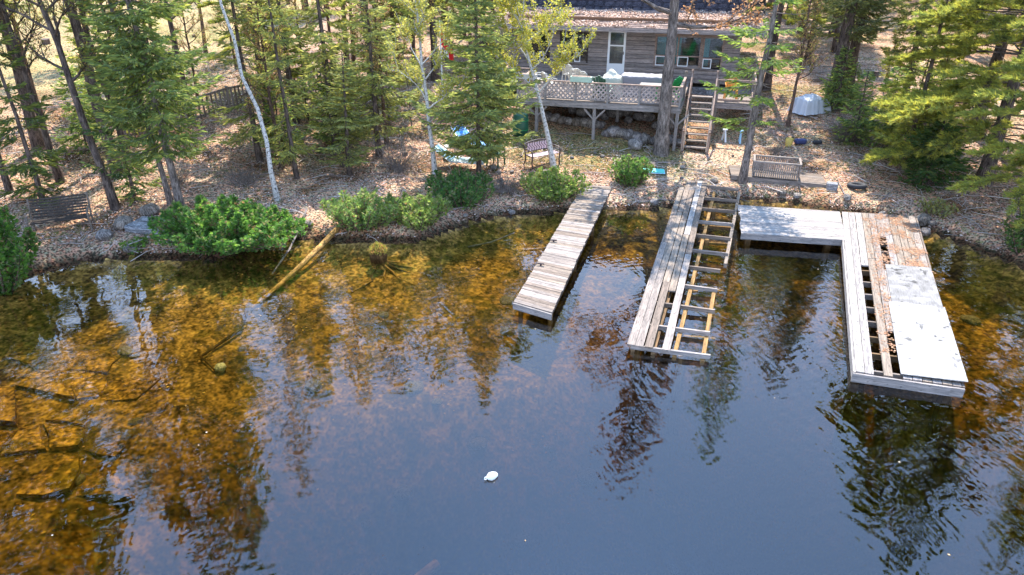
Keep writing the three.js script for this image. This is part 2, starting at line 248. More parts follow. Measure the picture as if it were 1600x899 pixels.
// ---------------------------------------------------------------- docks
const pick = (a, r = rand) => a[Math.floor(r() * a.length)];
const bil = (C, u, v) => mix3(mix3(C[0], C[1], u), mix3(C[3], C[2], u), v);       // corners front-left, front-right, back-right, back-left
const jit = (p, j, k) => [p[0] + rr(-j, j), p[1] + rr(-k, k), p[2] + rr(-j, j)];
{ // the narrow dock: boards laid crosswise
  const C = [[0.05, 0.27, -14.68], [0.94, 0.27, -14.13], [3.51, 0.45, -22.99], [2.53, 0.45, -23.24]];
  const t = thing('narrow_dock', 'long narrow grey dock of crosswise boards reaching out from the shore', 'dock');
  const n = 64;
  for (let k = 0; k < n; k++) {
    const v0 = k / n, v1 = (k + 0.93) / n, j = 0.012, a = bil(C, 0, v0), b = bil(C, 1, v0), c = bil(C, 1, v1), d = bil(C, 0, v1), dy = rr(-0.008, 0.008), e = rr(-0.012, 0.012), f = rr(-0.012, 0.012);
    const T = [a, b, c, d].map((p, i) => { const q = jit(p, j * 0.4, 0.004), s = norm(sub(b, a)); q[1] += dy; return add(q, s, i === 0 || i === 3 ? e : f); });
    part(t, 'plank', new Geo().slab(T, 0.038, [rr(0, 2), rr(0, 0.5)]), pick(M.dock));
  }
  for (const u of [0.06, 0.5, 0.94]) { const lo = (p) => [p[0], p[1] - 0.125, p[2]]; part(t, 'stringer', new Geo().beam(lo(bil(C, u, 0.004)), lo(bil(C, u, 0.99)), 0.05, 0.17, [0, 1, 0], [rr(0, 2), 0]), u > 0.9 ? M.darkWood : M.under); }
  part(t, 'end_board', new Geo().beam(add(bil(C, -0.01, -0.005), [0, -0.1, 0]), add(bil(C, 1.01, -0.005), [0, -0.1, 0]), 0.04, 0.16), M.pale[1]);
  for (const v of [0.03, 0.35, 0.65]) for (const u of [0.1, 0.9]) { const p = bil(C, u, v); part(t, 'post', new Geo().beam([p[0], -2.4, p[2]], [p[0], p[1] - 0.1, p[2]], 0.11, 0.11, [0, 0, 1]), v < 0.1 ? M.amberWood : M.under); }
  for (const [u, v] of [[0.14, 0.24], [0.12, 0.42]]) { const p = bil(C, u, v); part(t, 'cleat', new Geo().beam(add(p, [-0.09, 0.06, -0.02]), add(p, [0.09, 0.06, 0.02]), 0.035, 0.035).beam(add(p, [0, -0.02, 0]), add(p, [0, 0.05, 0]), 0.05, 0.05, [0, 0, 1]), M.iron); }
}
{ // the broken dock: five boards wide along the left, open joists along the right
  const L = [[2.51, 0.2, -12.81], [3.42, 0.2, -12.54], [7.02, 0.46, -23.56], [6.1, 0.46, -23.68]];
  const t = thing('broken_dock', 'half stripped grey dock with bare joists down one side', 'dock');
  const runs = [[[0, 0.5], [0.503, 0.74], [0.743, 1]], [[0, 0.34], [0.343, 0.72], [0.723, 1]], [[0, 0.28], [0.283, 0.66], [0.663, 1]], [[0.24, 0.56], [0.563, 1]], [[0, 0.44], [0.443, 0.7], [0.703, 1]]];
  runs.forEach((list, k) => list.forEach(([v0, v1], m) => {
    const u0 = k / 5 + 0.006, u1 = (k + 0.93) / 5, back = k === 0 ? Math.min(v1, 0.93) : v1, s = rr(-0.012, 0.012), dy = rr(-0.006, 0.01);
    const T = [bil(L, u0 + s, v0), bil(L, u1 + s, v0), bil(L, u1 + s, back), bil(L, u0 + s, back)].map((p) => [p[0], p[1] + dy, p[2]]);
    part(t, 'plank', new Geo().slab([T[1], T[2], T[3], T[0]], 0.04, [rr(0, 2), rr(0, 0.5)]), m === 1 && k === 3 ? M.pale[0] : pick(M.dock));
  }));
  const F = [[2.57, 0.155, -12.83], [4.27, 0.145, -12.38], [8.07, 0.4, -23.11], [6.12, 0.4, -23.66]];
  const rows = [0.004, 0.09, 0.19, 0.29, 0.39, 0.49, 0.59, 0.685, 0.785, 0.88, 0.985];
  rows.forEach((v, k) => { const a = bil(F, 0.02, v), b = bil(F, k > 0 && k < 5 ? 0.93 : 0.99, v); a[1] -= 0.05; b[1] -= 0.05 + (k > 1 && k < 6 ? 0.03 : 0); part(t, 'joist', new Geo().beam(jit(a, 0.02, 0.006), jit(b, 0.03, 0.012), 0.055, 0.1, [0, 1, 0], [rr(0, 2), rr(0, 0.5)]), k === 0 ? M.pale[1] : pick(M.dock)); });
  const st = (u0, v0, u1, v1, mat, y = 0.17) => part(t, 'stringer', new Geo().beam(add(bil(F, u0, v0), [0, -y, 0]), add(bil(F, u1, v1), [0, -y, 0]), 0.09, 0.14, [0, 1, 0], [rr(0, 2), 0]), mat);
  st(0.05, 0, 0.05, 0.98, M.under); st(0.56, 0, 0.58, 0.98, M.amberWood); st(0.97, 0.44, 0.99, 0.98, M.dock[4], 0.16); st(0.9, 0, 0.88, 0.3, M.amberWood, 0.18); st(0.3, 0, 0.3, 0.98, M.under);
  for (const v of [0.62, 0.74, 0.86, 0.12, 0.34]) part(t, 'sunken_joist', new Geo().beam(add(bil(F, 0.5, v), [0, -0.42, 0]), add(bil(F, 1, v + 0.01), [0, -0.44, 0]), 0.07, 0.07, [0, 1, 0], [rr(0, 2), 0]), M.amberWood);
  for (const v of [0.02, 0.3, 0.6, 0.85]) for (const u of [0.06, 0.6]) { const p = bil(F, u, v); part(t, 'post', new Geo().beam([p[0] + 0.05, -2.4, p[2]], [p[0] + 0.05, p[1] - 0.2, p[2]], 0.13, 0.13, [0, 0, 1]), M.amberWood); }
}
const needleSpots = [];
{ // the wide dock with its plywood sheets, and the walkway that leads to it
  const C = [[7.03, 0.22, -11.71], [8.91, 0.2, -11.2], [12.72, 0.36, -20.27], [10.59, 0.36, -20.67]];
  const t = thing('wide_dock', 'wide pale dock with missing boards and two plywood sheets', 'dock');
  const n = 11, gaps = { 2: [[0.03, 0.57]], 4: [[0.03, 0.2]], 5: [[0.555, 0.8]] };
  for (let k = 0; k < n; k++) {
    let cuts = [[0, 1]]; for (const [a, b] of gaps[k] ?? []) cuts = [[0, a], [b, 1]].filter(([p, q]) => q - p > 0.05);
    if (k === 3 || k === 8) cuts = [[0, 0.62], [0.623, 1]]; if (k === 6) cuts = [[0, 0.82], [0.823, 1]];
    for (const [v0, v1] of cuts) {
      const u0 = k / n + 0.002, u1 = (k + 0.95) / n, s = rr(-0.003, 0.003), dy = rr(-0.005, 0.006), T = [bil(C, u1 + s, v0), bil(C, u1 + s, v1), bil(C, u0 + s, v1), bil(C, u0 + s, v0)].map((p) => [p[0], p[1] + dy, p[2]]);
      part(t, 'plank', new Geo().slab(T, 0.04, [rr(0, 2), rr(0, 0.5)]), k < 3 ? pick(M.pale) : pick([M.dock[0], M.dock[2], M.dock[4], M.pale[1]]));
    }
  }
  for (let v = 0.02; v < 1; v += 0.075) part(t, 'joist', new Geo().beam(add(bil(C, 0.01, v), [0, -0.115, 0]), add(bil(C, 0.99, v), [0, -0.115, 0]), 0.05, 0.14, [0, 1, 0], [rr(0, 2), 0]), pick([M.dock[0], M.dock[1], M.under]));
  const side = (a, b, h, mat, name = 'fascia_board') => part(t, name, new Geo().beam(add(a, [0, -h / 2 - 0.004, 0]), add(b, [0, -h / 2 - 0.004, 0]), 0.045, h, [0, 1, 0], [rr(0, 2), 0]), mat);
  side(bil(C, -0.014, -0.002), bil(C, -0.014, 0.76), 0.2, M.pale[0]); side(bil(C, -0.03, -0.008), bil(C, 1.02, -0.008), 0.2, M.pale[1]); side(bil(C, 1.016, 0), bil(C, 1.016, 1), 0.2, M.dock[1]); side(bil(C, 0, 1.004), bil(C, 1, 1.004), 0.2, M.dock[1]);
  const sheet = (u0, u1, v0, v1, mat, lift) => { const T = [bil(C, u1, v0), bil(C, u1 - 0.012, v1), bil(C, u0, v1), bil(C, u0, v0)].map((p) => [p[0], p[1] + lift, p[2]]); T[0][1] += 0.03; T[1][1] += 0.004; part(t, 'plywood_sheet', new Geo().slab(T, 0.018, [rr(0, 2), rr(0, 0.5)]), mat, lift > 0.05 ? 'bleached plywood sheet curling at its front corner' : 'grey plywood sheet'); };
  const ply = (c) => std(c, 0.85, { map: plyTex });
  sheet(0.47, 1.02, 0.33, 0.585, ply([0.28, 0.272, 0.265]), 0.03); sheet(0.43, 1.05, 0.008, 0.345, ply([0.43, 0.42, 0.41]), 0.052);
  for (const v of [0.05, 0.5, 0.92]) for (const u of [0.05, 0.95]) { const p = bil(C, u, v); part(t, 'crib_post', new Geo().beam([p[0], -3.2, p[2]], [p[0], p[1] - 0.19, p[2]], 0.16, 0.16, [0, 0, 1]), M.under); }
  for (let k = 0; k < 900; k++) { const u = 0.38 + 0.6 * Math.pow(rand(), 0.7), v = 0.5 + 0.5 * rand(); if (fbm(u * 7, v * 11, 4, 3) + (v - 0.75) * 0.25 > 0.03) needleSpots.push(add(bil(C, u, v), [0, 0.012, 0])); }
  for (let k = 0; k < 90; k++) needleSpots.push(add(bil(C, rr(0.3, 0.46), rr(0.1, 0.95)), [0, 0.012, 0]));
  const W = [[6.85, 0.34, -18.97], [9.76, 0.33, -18.46], [10.54, 0.36, -20.69], [7.44, 0.38, -21.25]];
  const w = thing('dock_walkway', 'bleached board walkway joining the wide dock to the broken dock', 'walkway');
  const m = 15;
  for (let k = 0; k < m; k++) { const v0 = k / m, v1 = (k + 0.94) / m, e = rr(-0.01, 0.01); part(w, 'plank', new Geo().slab([jit(bil(W, e, v0), 0.004, 0.003), jit(bil(W, 0.998, v0), 0.004, 0.003), jit(bil(W, 0.998, v1), 0.004, 0.003), jit(bil(W, e, v1), 0.004, 0.003)], 0.04, [rr(0, 2), rr(0, 0.5)]), pick(M.pale)); }
  for (const v of [-0.012, 1.012]) part(w, 'fascia_board', new Geo().beam(add(bil(W, 0, v), [0, -0.1, 0]), add(bil(W, 0.995, v), [0, -0.1, 0]), 0.045, 0.19), M.pale[1]);
  for (const u of [0.02, 0.34, 0.66, 0.97]) part(w, 'joist', new Geo().beam(add(bil(W, u, 0.01), [0, -0.115, 0]), add(bil(W, u, 0.99), [0, -0.115, 0]), 0.05, 0.14), M.under);
  for (const u of [0.08, 0.85]) for (const v of [0.1, 0.9]) { const p = bil(W, u, v); part(w, 'crib_post', new Geo().beam([p[0], -1.8, p[2]], [p[0], p[1] - 0.16, p[2]], 0.15, 0.15, [0, 0, 1]), M.under); }
}

// ---------------------------------------------------------------- the cottage
{
  const t = thing('cottage', 'weathered grey log cottage with leaf-strewn low roof behind the deck', 'cottage', site(0, 0), -SITE);
  const zb = -6.7, y0 = 2.2, yTop = 4.85, X0 = -9.0, X1 = 2.05;
  // openings in the front wall: [left, right, bottom, top]
  const door = [-4.0, -3.16, 2.43, 4.42], wins = [[-1.75, 0.3, 2.95, 4.3], [0.42, 1.28, 2.9, 4.3], [-7.9, -6.9, 2.95, 4.25], [-6.3, -5.0, 2.95, 4.25]], holes = [door, ...wins];
  const hgt = 0.2;
  for (let y = y0, k = 0; y < yTop; y += hgt, k++) {
    const cut = holes.filter((h) => y + hgt * 0.5 > h[2] && y + hgt * 0.5 < h[3]).sort((a, b) => a[0] - b[0]); let x = X0;
    for (const h of [...cut, [X1, X1]]) { if (h[0] - x > 0.05) { const w = h[0] - x; part(t, 'wall_board', new Geo().box(x, y + 0.008, zb - 0.12, x + w, y + hgt - 0.008, zb + rr(-0.006, 0.012), [rr(0, 2), rr(0, 0.5)]), y > 4.5 ? M.sidingBrown : pick(M.siding)); } x = h[1]; }
  }
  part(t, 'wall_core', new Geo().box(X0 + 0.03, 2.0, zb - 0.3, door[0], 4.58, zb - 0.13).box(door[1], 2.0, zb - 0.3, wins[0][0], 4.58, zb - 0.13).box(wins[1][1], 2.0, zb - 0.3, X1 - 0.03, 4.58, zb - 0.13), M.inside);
  part(t, 'side_wall', new Geo().box(X0, 2.0, zb - 6, X0 + 0.12, 4.75, zb - 0.14), M.siding[0]); part(t, 'side_wall', new Geo().box(X1 - 0.12, 2.0, zb - 6, X1, 4.6, zb - 0.14), M.siding[1]);
  part(t, 'back_wall', new Geo().box(X0, 2.0, zb - 6.15, X1, 4.6, zb - 6.02), M.siding[1]); part(t, 'floor', new Geo().box(X0 + 0.15, 2.1, zb - 6, X1 - 0.15, 2.25, zb - 0.3), M.darkWood); part(t, 'foundation', new Geo().box(X0 + 0.02, 0.9, zb - 5.9, X1 - 0.02, 2.0, zb - 0.05), M.concrete);
  { const d = part(t, 'door', new Geo().box(door[0], door[2], zb - 0.06, door[0] + 0.1, door[3], zb + 0.03).box(door[1] - 0.1, door[2], zb - 0.06, door[1], door[3], zb + 0.03).box(door[0] + 0.1, door[2], zb - 0.06, door[1] - 0.1, door[2] + 0.5, zb + 0.025).box(door[0] + 0.1, 3.72, zb - 0.06, door[1] - 0.1, 3.78, zb + 0.025).box(door[0] + 0.1, door[3] - 0.08, zb - 0.06, door[1] - 0.1, door[3], zb + 0.025), M.white, 'white screen door');
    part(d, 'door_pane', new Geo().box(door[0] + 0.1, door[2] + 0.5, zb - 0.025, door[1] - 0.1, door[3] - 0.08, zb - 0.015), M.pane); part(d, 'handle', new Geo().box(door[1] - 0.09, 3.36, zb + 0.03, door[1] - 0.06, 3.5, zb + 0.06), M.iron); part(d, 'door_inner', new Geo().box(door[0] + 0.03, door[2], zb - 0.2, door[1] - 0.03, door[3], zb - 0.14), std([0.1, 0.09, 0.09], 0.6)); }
  for (const [k, w] of wins.entries()) {
    const n = k === 1 ? 1 : 2, wd = (w[1] - w[0]) / n;
    const fr = new Geo().box(w[0] - 0.05, w[2] - 0.05, zb - 0.1, w[0] + 0.03, w[3] + 0.05, zb + 0.03).box(w[1] - 0.03, w[2] - 0.05, zb - 0.1, w[1] + 0.05, w[3] + 0.05, zb + 0.03).box(w[0] + 0.03, w[3] - 0.03, zb - 0.1, w[1] - 0.03, w[3] + 0.05, zb + 0.03);
    if (n > 1) fr.box(w[0] + wd - 0.03, w[2] - 0.02, zb - 0.1, w[0] + wd + 0.03, w[3] - 0.03, zb + 0.025);
    fr.box(w[0] + 0.03, w[2] + 0.42, zb - 0.1, w[1] - 0.03, w[2] + 0.46, zb + 0.02);
    const f = part(t, 'window', fr, k < 2 ? M.railWood : M.darkWood);
    part(f, 'window_sill', new Geo().box(w[0] - 0.06, w[2] - 0.09, zb - 0.1, w[1] + 0.06, w[2] - 0.05, zb + 0.06), M.siding[0]);
    for (let m = 0; m < n; m++) {
      const a = w[0] + wd * m + 0.03, b = w[0] + wd * (m + 1) - 0.03;
      part(f, 'pane', new Geo().box(a, w[2] + 0.46, zb - 0.06, b, w[3] - 0.03, zb - 0.05), M.pane);
      for (let q = 0; q < 2; q++) { const c = lerp(a, b, q / 2), e = lerp(a, b, (q + 1) / 2); part(f, 'lower_pane', new Geo().box(c + 0.04, w[2] + 0.02, zb - 0.06, e - 0.04, w[2] + 0.38, zb - 0.05), M.pane); if (q === 0) part(f, 'sash', new Geo().box(c, w[2] - 0.02, zb - 0.07, c + 0.04, w[2] + 0.42, zb + 0.01).box(e - 0.04, w[2] - 0.02, zb - 0.07, e, w[2] + 0.42, zb + 0.01).box(c + 0.04, w[2] - 0.02, zb - 0.07, e - 0.04, w[2] + 0.02, zb + 0.01).box(c + 0.04, w[2] + 0.38, zb - 0.07, e - 0.04, w[2] + 0.42, zb + 0.01), M.white); }
    }
    part(f, 'curtain', new Geo().box(w[0], w[2], zb - 0.75, w[0] + (w[1] - w[0]) * (k === 1 ? 0.3 : 0.55), w[3], zb - 0.72), k < 2 ? std([0.12, 0.38, 0.36], 0.9) : std([0.1, 0.18, 0.15], 0.9));
  }
  // lower roof: shingle courses, then the steep upper roof
  const R0 = -9.55, R1 = 3.0, eave = [4.63, -5.85], brk = [5.2, -8.4], top = [9.4, -10.8];
  const rows = 11;
  for (let k = 0; k < rows; k++) {
    const f0 = k / rows, f1 = (k + 1.12) / rows, ya = lerp(eave[0], brk[0], f0) + 0.03, za = lerp(eave[1], brk[1], f0), yb = lerp(eave[0], brk[0], f1), zc = lerp(eave[1], brk[1], f1); let x = R0 + rr(0, 0.01);
    while (x < R1 - 0.2) { const w = Math.min(rr(0.8, 1.1), R1 - x); part(t, 'roof_shingle', new Geo().slab([[x, ya, za], [x + w - 0.012, ya, za], [x + w - 0.012, yb, zc], [x, yb, zc]], 0.025, [rr(0, 2), rr(0, 2)]), pick(M.shingle)); x += w; }
  }
  part(t, 'roof_deck', new Geo().slab([[R0 + 0.02, eave[0] - 0.03, eave[1] - 0.02], [R1 - 0.02, eave[0] - 0.03, eave[1] - 0.02], [R1 - 0.02, brk[0] - 0.03, brk[1]], [R0 + 0.02, brk[0] - 0.03, brk[1]]], 0.06), M.darkWood);
  part(t, 'fascia_board', new Geo().box(R0, eave[0] - 0.17, eave[1] - 0.01, R1, eave[0] + 0.0, eave[1] + 0.03, [0.3, 0.1]), M.siding[2]);
  part(t, 'rake_board', new Geo().beam([R0 - 0.02, eave[0] - 0.06, eave[1]], [R0 - 0.02, brk[0] - 0.06, brk[1]], 0.04, 0.16), M.siding[2]); part(t, 'rake_board', new Geo().beam([R1 + 0.02, eave[0] - 0.06, eave[1]], [R1 + 0.02, brk[0] - 0.06, brk[1]], 0.04, 0.16), M.siding[2]);
  const U0 = -9.1, rows2 = 18;
  for (let k = 0; k < rows2; k++) { const f0 = k / rows2, f1 = (k + 1.1) / rows2, a = mix3([0, brk[0] - 0.1, brk[1] + 0.0], [0, top[0], top[1]], f0), b = mix3([0, brk[0] - 0.1, brk[1]], [0, top[0], top[1]], f1); let x = U0; while (x < R1 - 0.3) { const w = Math.min(rr(0.8, 1.1), R1 - 0.05 - x); part(t, 'upper_shingle', new Geo().beam([x + w / 2, a[1], a[2] + 0.03], [x + w / 2, b[1], b[2]], w - 0.012, 0.03, [0, 0.5, 0.86]), pick(M.darkShingle)); x += w; } }
  part(t, 'upper_roof', new Geo().slab([[U0 + 0.02, brk[0] - 0.12, brk[1] - 0.08], [R1 - 0.08, brk[0] - 0.12, brk[1] - 0.08], [R1 - 0.08, top[0], top[1] - 0.08], [U0 + 0.02, top[0], top[1] - 0.08]], 0.1).slab([[U0, top[0], top[1] - 0.06], [R1 - 0.1, top[0], top[1] - 0.06], [R1 - 0.1, 5.0, -17.5], [U0, 5.0, -17.5]], 0.08), M.darkWood);
}

// ---------------------------------------------------------------- the deck, its railing and the stairs
const gy = (a, b) => { const p = site(a, b); return heightAt(p[0], p[2]); };
{
  const t = thing('raised_deck', 'raised wooden deck with lattice railing in front of the cottage', 'deck', site(0, 0), -SITE);
  const Y = 2.42, A = -6.6;
  for (let k = 0; k < 46; k++) { const b0 = -0.02 - k * 0.145; part(t, 'deck_board', new Geo().slab([[A, Y + rr(-0.003, 0.003), b0], [k < 12 ? 0 : 0.02, Y + rr(-0.003, 0.003), b0], [k < 12 ? 0 : 0.02, Y, b0 - 0.138], [A, Y, b0 - 0.138]], 0.036, [rr(0, 2), rr(0, 0.5)]), pick([M.deckWood, M.dock[1], M.dock[3]])); }
  for (let k = 0; k < 27; k++) part(t, 'deck_board', new Geo().slab([[-9.1, Y, -2.8 - k * 0.145], [A - 0.01, Y, -2.8 - k * 0.145], [A - 0.01, Y, -2.938 - k * 0.145], [-9.1, Y, -2.938 - k * 0.145]], 0.036, [rr(0, 2), 0]), M.deckWood);
  part(t, 'front_beam', new Geo().box(A, Y - 0.26, -0.03, 0.02, Y - 0.04, 0.03, [0.4, 0.1]), M.postWood); part(t, 'side_beam', new Geo().box(0.0, Y - 0.26, -2.6, 0.045, Y - 0.04, -0.04, [0.4, 0.1]), M.deckWood); part(t, 'side_beam', new Geo().box(A - 0.05, Y - 0.26, -6.6, A, Y - 0.04, 0.02), M.deckWood);
  for (let a = A + 0.5; a < 0; a += 0.6) part(t, 'joist', new Geo().box(a, Y - 0.2, -6.6, a + 0.045, Y - 0.04, -0.06), M.darkWood);
  for (const a of [-5.75, -3.35, -0.72, -0.08]) {
    const p = part(t, 'post', new Geo().beam([a, gy(a, -0.06) - 0.2, -0.06], [a, Y - 0.26, -0.06], 0.12, 0.12, [0, 0, 1]), M.postWood);
    for (const s of [-1, 1]) if (!(a > -1 && s < 0) && a !== -0.72 || (a === -0.08 && s < 0)) part(p, 'brace', new Geo().beam([a + s * 0.02, Y - 0.72, -0.06], [a + s * 0.42, Y - 0.3, -0.06], 0.07, 0.07, [0, 0, 1]), M.postWood);
  }
  for (const [a, b] of [[-5.2, -3.2], [-2.7, -2.2], [-0.4, -2.4], [-3.5, -5], [-6.3, -5]]) part(t, 'inner_post', new Geo().beam([a, gy(a, b) - 0.2, b], [a, Y - 0.2, b], 0.14, 0.14, [0, 0, 1]), a < -5 ? M.amberWood : M.postWood);
  // lattice railing: posts, rails and one lattice panel for each bay
  const bay = (p, q) => {
    const d = norm(sub(q, p)), L = len(sub(q, p)), g = new Geo({ normal: true, uv: true });
    const h = 0.6, s = 0.19; for (const dir of [1, -1]) for (let x = -h; x < L + h; x += s) { let x0 = x, x1 = x + dir * h, ya = 0, yb = h; const cl = (xa, y_a, xb, y_b) => { if (xa < 0) { y_a += (0 - xa) / (xb - xa) * (y_b - y_a); xa = 0; } if (xa > L) { y_a += (L - xa) / (xb - xa) * (y_b - y_a); xa = L; } return [xa, y_a]; };
      if (Math.max(x0, x1) < 0.02 || Math.min(x0, x1) > L - 0.02) continue; const A1 = cl(x0, ya, x1, yb), B1 = cl(x1, yb, x0, ya); if (Math.hypot(A1[0] - B1[0], A1[1] - B1[1]) < 0.05) continue;
      const off = dir * 0.006, nrm = [-d[2] * off, 0, d[0] * off]; const P = add(add(p, d, A1[0]), [nrm[0], 0.08 + A1[1], nrm[2]]), Q = add(add(p, d, B1[0]), [nrm[0], 0.08 + B1[1], nrm[2]]); g.beam(P, Q, 0.065, 0.01, [d[2], 0, -d[0]]); }
    const m = part(t, 'lattice_panel', g, M.lattice); m.userData.kind = 'stuff';
    part(t, 'top_rail', new Geo().beam(add(p, [0, 0.72, 0]), add(q, [0, 0.72, 0]), 0.1, 0.045, [0, 1, 0], [rr(0, 2), 0]), M.railWood); part(t, 'bottom_rail', new Geo().beam(add(p, [0, 0.06, 0]), add(q, [0, 0.06, 0]), 0.05, 0.05), M.postWood);
    part(t, 'rail_post', new Geo().beam([p[0], Y - 0.2, p[2]], [p[0], Y + 0.69, p[2]], 0.09, 0.09, [0, 0, 1]), M.postWood);
  };
  const xs = [A + 0.04, -5.4, -4.15, -2.85, -1.6, -0.04]; for (let k = 0; k < 5; k++) bay([xs[k], Y, -0.06], [xs[k + 1], Y, -0.06]);
  bay([-0.04, Y, -0.06], [-0.04, Y, -1.5]); bay([-0.04, Y, -1.5], [-0.04, Y, -2.5]); bay([A + 0.04, Y, -2.7], [A + 0.04, Y, -0.06]); bay([-8.9, Y, -2.7], [A + 0.04, Y, -2.72]);
  part(t, 'rail_post', new Geo().beam([-0.04, Y - 0.2, -2.55], [-0.04, Y + 0.95, -2.55], 0.11, 0.11, [0, 0, 1]), M.deckWood);
}
{
  const t = thing('deck_stairs', 'weathered wooden stairs with open treads leading up to the deck', 'stairs', site(0.72, -2.55), -SITE);
  const top = 2.42, n = 9, yb = gy(0.5, 0.1), run = 2.35, step = (top - yb) / n;
  for (let k = 1; k <= n; k++) { const z = run * (1 - k / n); part(t, 'tread', new Geo().box(-0.42, yb + step * k - 0.045, z, 0.42, yb + step * k, z + 0.27, [rr(0, 2), rr(0, 0.5)]), pick([M.dock[4], M.deckWood, M.dock[0]])); }
  for (const s of [-1, 1]) {
    part(t, 'stringer', new Geo().beam([s * 0.45, yb - 0.02, run + 0.12], [s * 0.45, top - 0.16, 0.02], 0.045, 0.24), M.deckWood);
    part(t, 'handrail', new Geo().beam([s * 0.5, yb + 0.82, run + 0.2], [s * 0.5, top + 0.9, -0.02], 0.05, 0.11), M.railWood);
    part(t, 'newel_post', new Geo().beam([s * 0.5, yb - 0.15, run + 0.1], [s * 0.5, yb + 0.95, run + 0.1], 0.09, 0.09, [0, 0, 1]), M.railWood); part(t, 'newel_post', new Geo().beam([s * 0.5, top - 1.2, 0.05], [s * 0.5, top + 1.02, 0.05], 0.09, 0.09, [0, 0, 1]), M.railWood);
  }
}
{ // the side landing to the right of the stairs
  const t = thing('side_landing', 'small railed landing to the right of the deck stairs', 'landing', site(1.25, -2.5), -SITE), Y = 2.2;
  for (let k = 0; k < 22; k++) part(t, 'deck_board', new Geo().slab([[0, Y, -k * 0.145], [1.55, Y, -k * 0.145], [1.55, Y, -0.138 - k * 0.145], [0, Y, -0.138 - k * 0.145]], 0.036, [rr(0, 2), rr(0, 0.5)]), pick([M.deckWood, M.dock[1]]));
  for (const a of [0.05, 1.5]) part(t, 'post', new Geo().beam([a, gy(1.25 + a, -2.5) - 0.2, -0.02], [a, Y + 0.9, -0.02], 0.1, 0.1, [0, 0, 1]), M.deckWood);
  part(t, 'post', new Geo().beam([1.5, gy(2.75, -5) - 0.2, -3], [1.5, Y + 0.9, -3], 0.1, 0.1, [0, 0, 1]), M.deckWood);
  for (const y of [0.88, 0.1]) { part(t, 'rail', new Geo().beam([0.1, Y + y, -0.02], [1.45, Y + y, -0.02], 0.06, 0.08), M.railWood); part(t, 'rail', new Geo().beam([1.5, Y + y, -0.07], [1.5, Y + y, -2.95], 0.06, 0.08), M.railWood); }
  part(t, 'rim_board', new Geo().box(0, Y - 0.25, 0.0, 1.55, Y - 0.04, 0.04), M.siding[0]);
}
// ---------------------------------------------------------------- furniture on the deck
const deckAt = (a, b, y = 2.425) => site(a, b, y);
function adirondack(name, label, mat, pos, turn, group) {
  const t = thing(name, label, 'chair', pos, turn, group);
  for (let k = 0; k < 5; k++) part(t, 'seat_slat', new Geo().beam([-0.26, 0.36 - k * 0.028, 0.3 - k * 0.11], [0.26, 0.36 - k * 0.028, 0.3 - k * 0.11], 0.1, 0.02), mat);
  for (let k = -2; k <= 2; k++) part(t, 'back_slat', new Geo().beam([k * 0.085, 0.24, -0.2], [k * 0.115, 0.98 - Math.abs(k) * 0.05, -0.52], 0.09, 0.02, [0, 0.4, 0.9]), mat);
  for (const s of [-1, 1]) { part(t, 'armrest', new Geo().box(s * 0.34 - 0.065, 0.53, -0.36, s * 0.34 + 0.065, 0.555, 0.36), mat); part(t, 'front_leg', new Geo().box(s * 0.31 - 0.02, 0, 0.24, s * 0.31 + 0.02, 0.53, 0.34), mat); part(t, 'back_leg', new Geo().beam([s * 0.27, 0.36, 0.32], [s * 0.27, 0.03, -0.56], 0.03, 0.1), mat); part(t, 'arm_support', new Geo().beam([s * 0.29, 0.2, -0.26], [s * 0.33, 0.54, -0.34], 0.03, 0.05, [1, 0, 0]), mat); }
  return t;
}
function stackChair(name, label, mat, pos, turn, group) {
  const t = thing(name, label, 'chair', pos, turn, group);
  part(t, 'seat', new RoundedBoxGeometry(0.46, 0.035, 0.44, 2, 0.015).translate(0, 0.42, 0), mat);
  for (let k = -3; k <= 3; k++) part(t, 'back_slat', new Geo().beam([k * 0.06, 0.44, -0.2], [k * 0.062, 0.82, -0.3], 0.045, 0.014, [0, 0.2, 1]), mat);
  part(t, 'back_rim', new Geo().tube([[-0.22, 0.43, -0.2], [-0.23, 0.8, -0.3], [-0.12, 0.87, -0.315], [0.12, 0.87, -0.315], [0.23, 0.8, -0.3], [0.22, 0.43, -0.2]], 0.022, 6), mat);
  for (const s of [-1, 1]) { part(t, 'armrest', new Geo().tube([[s * 0.25, 0.64, -0.25], [s * 0.27, 0.65, 0], [s * 0.26, 0.62, 0.2], [s * 0.25, 0.42, 0.22]], 0.022, 6), mat); for (const z of [-0.22, 0.2]) part(t, 'leg', new Geo().beam([s * 0.25, 0, z * 1.15], [s * 0.22, 0.42, z], 0.045, 0.045, [0, 0, 1]), mat); }
  return t;
}
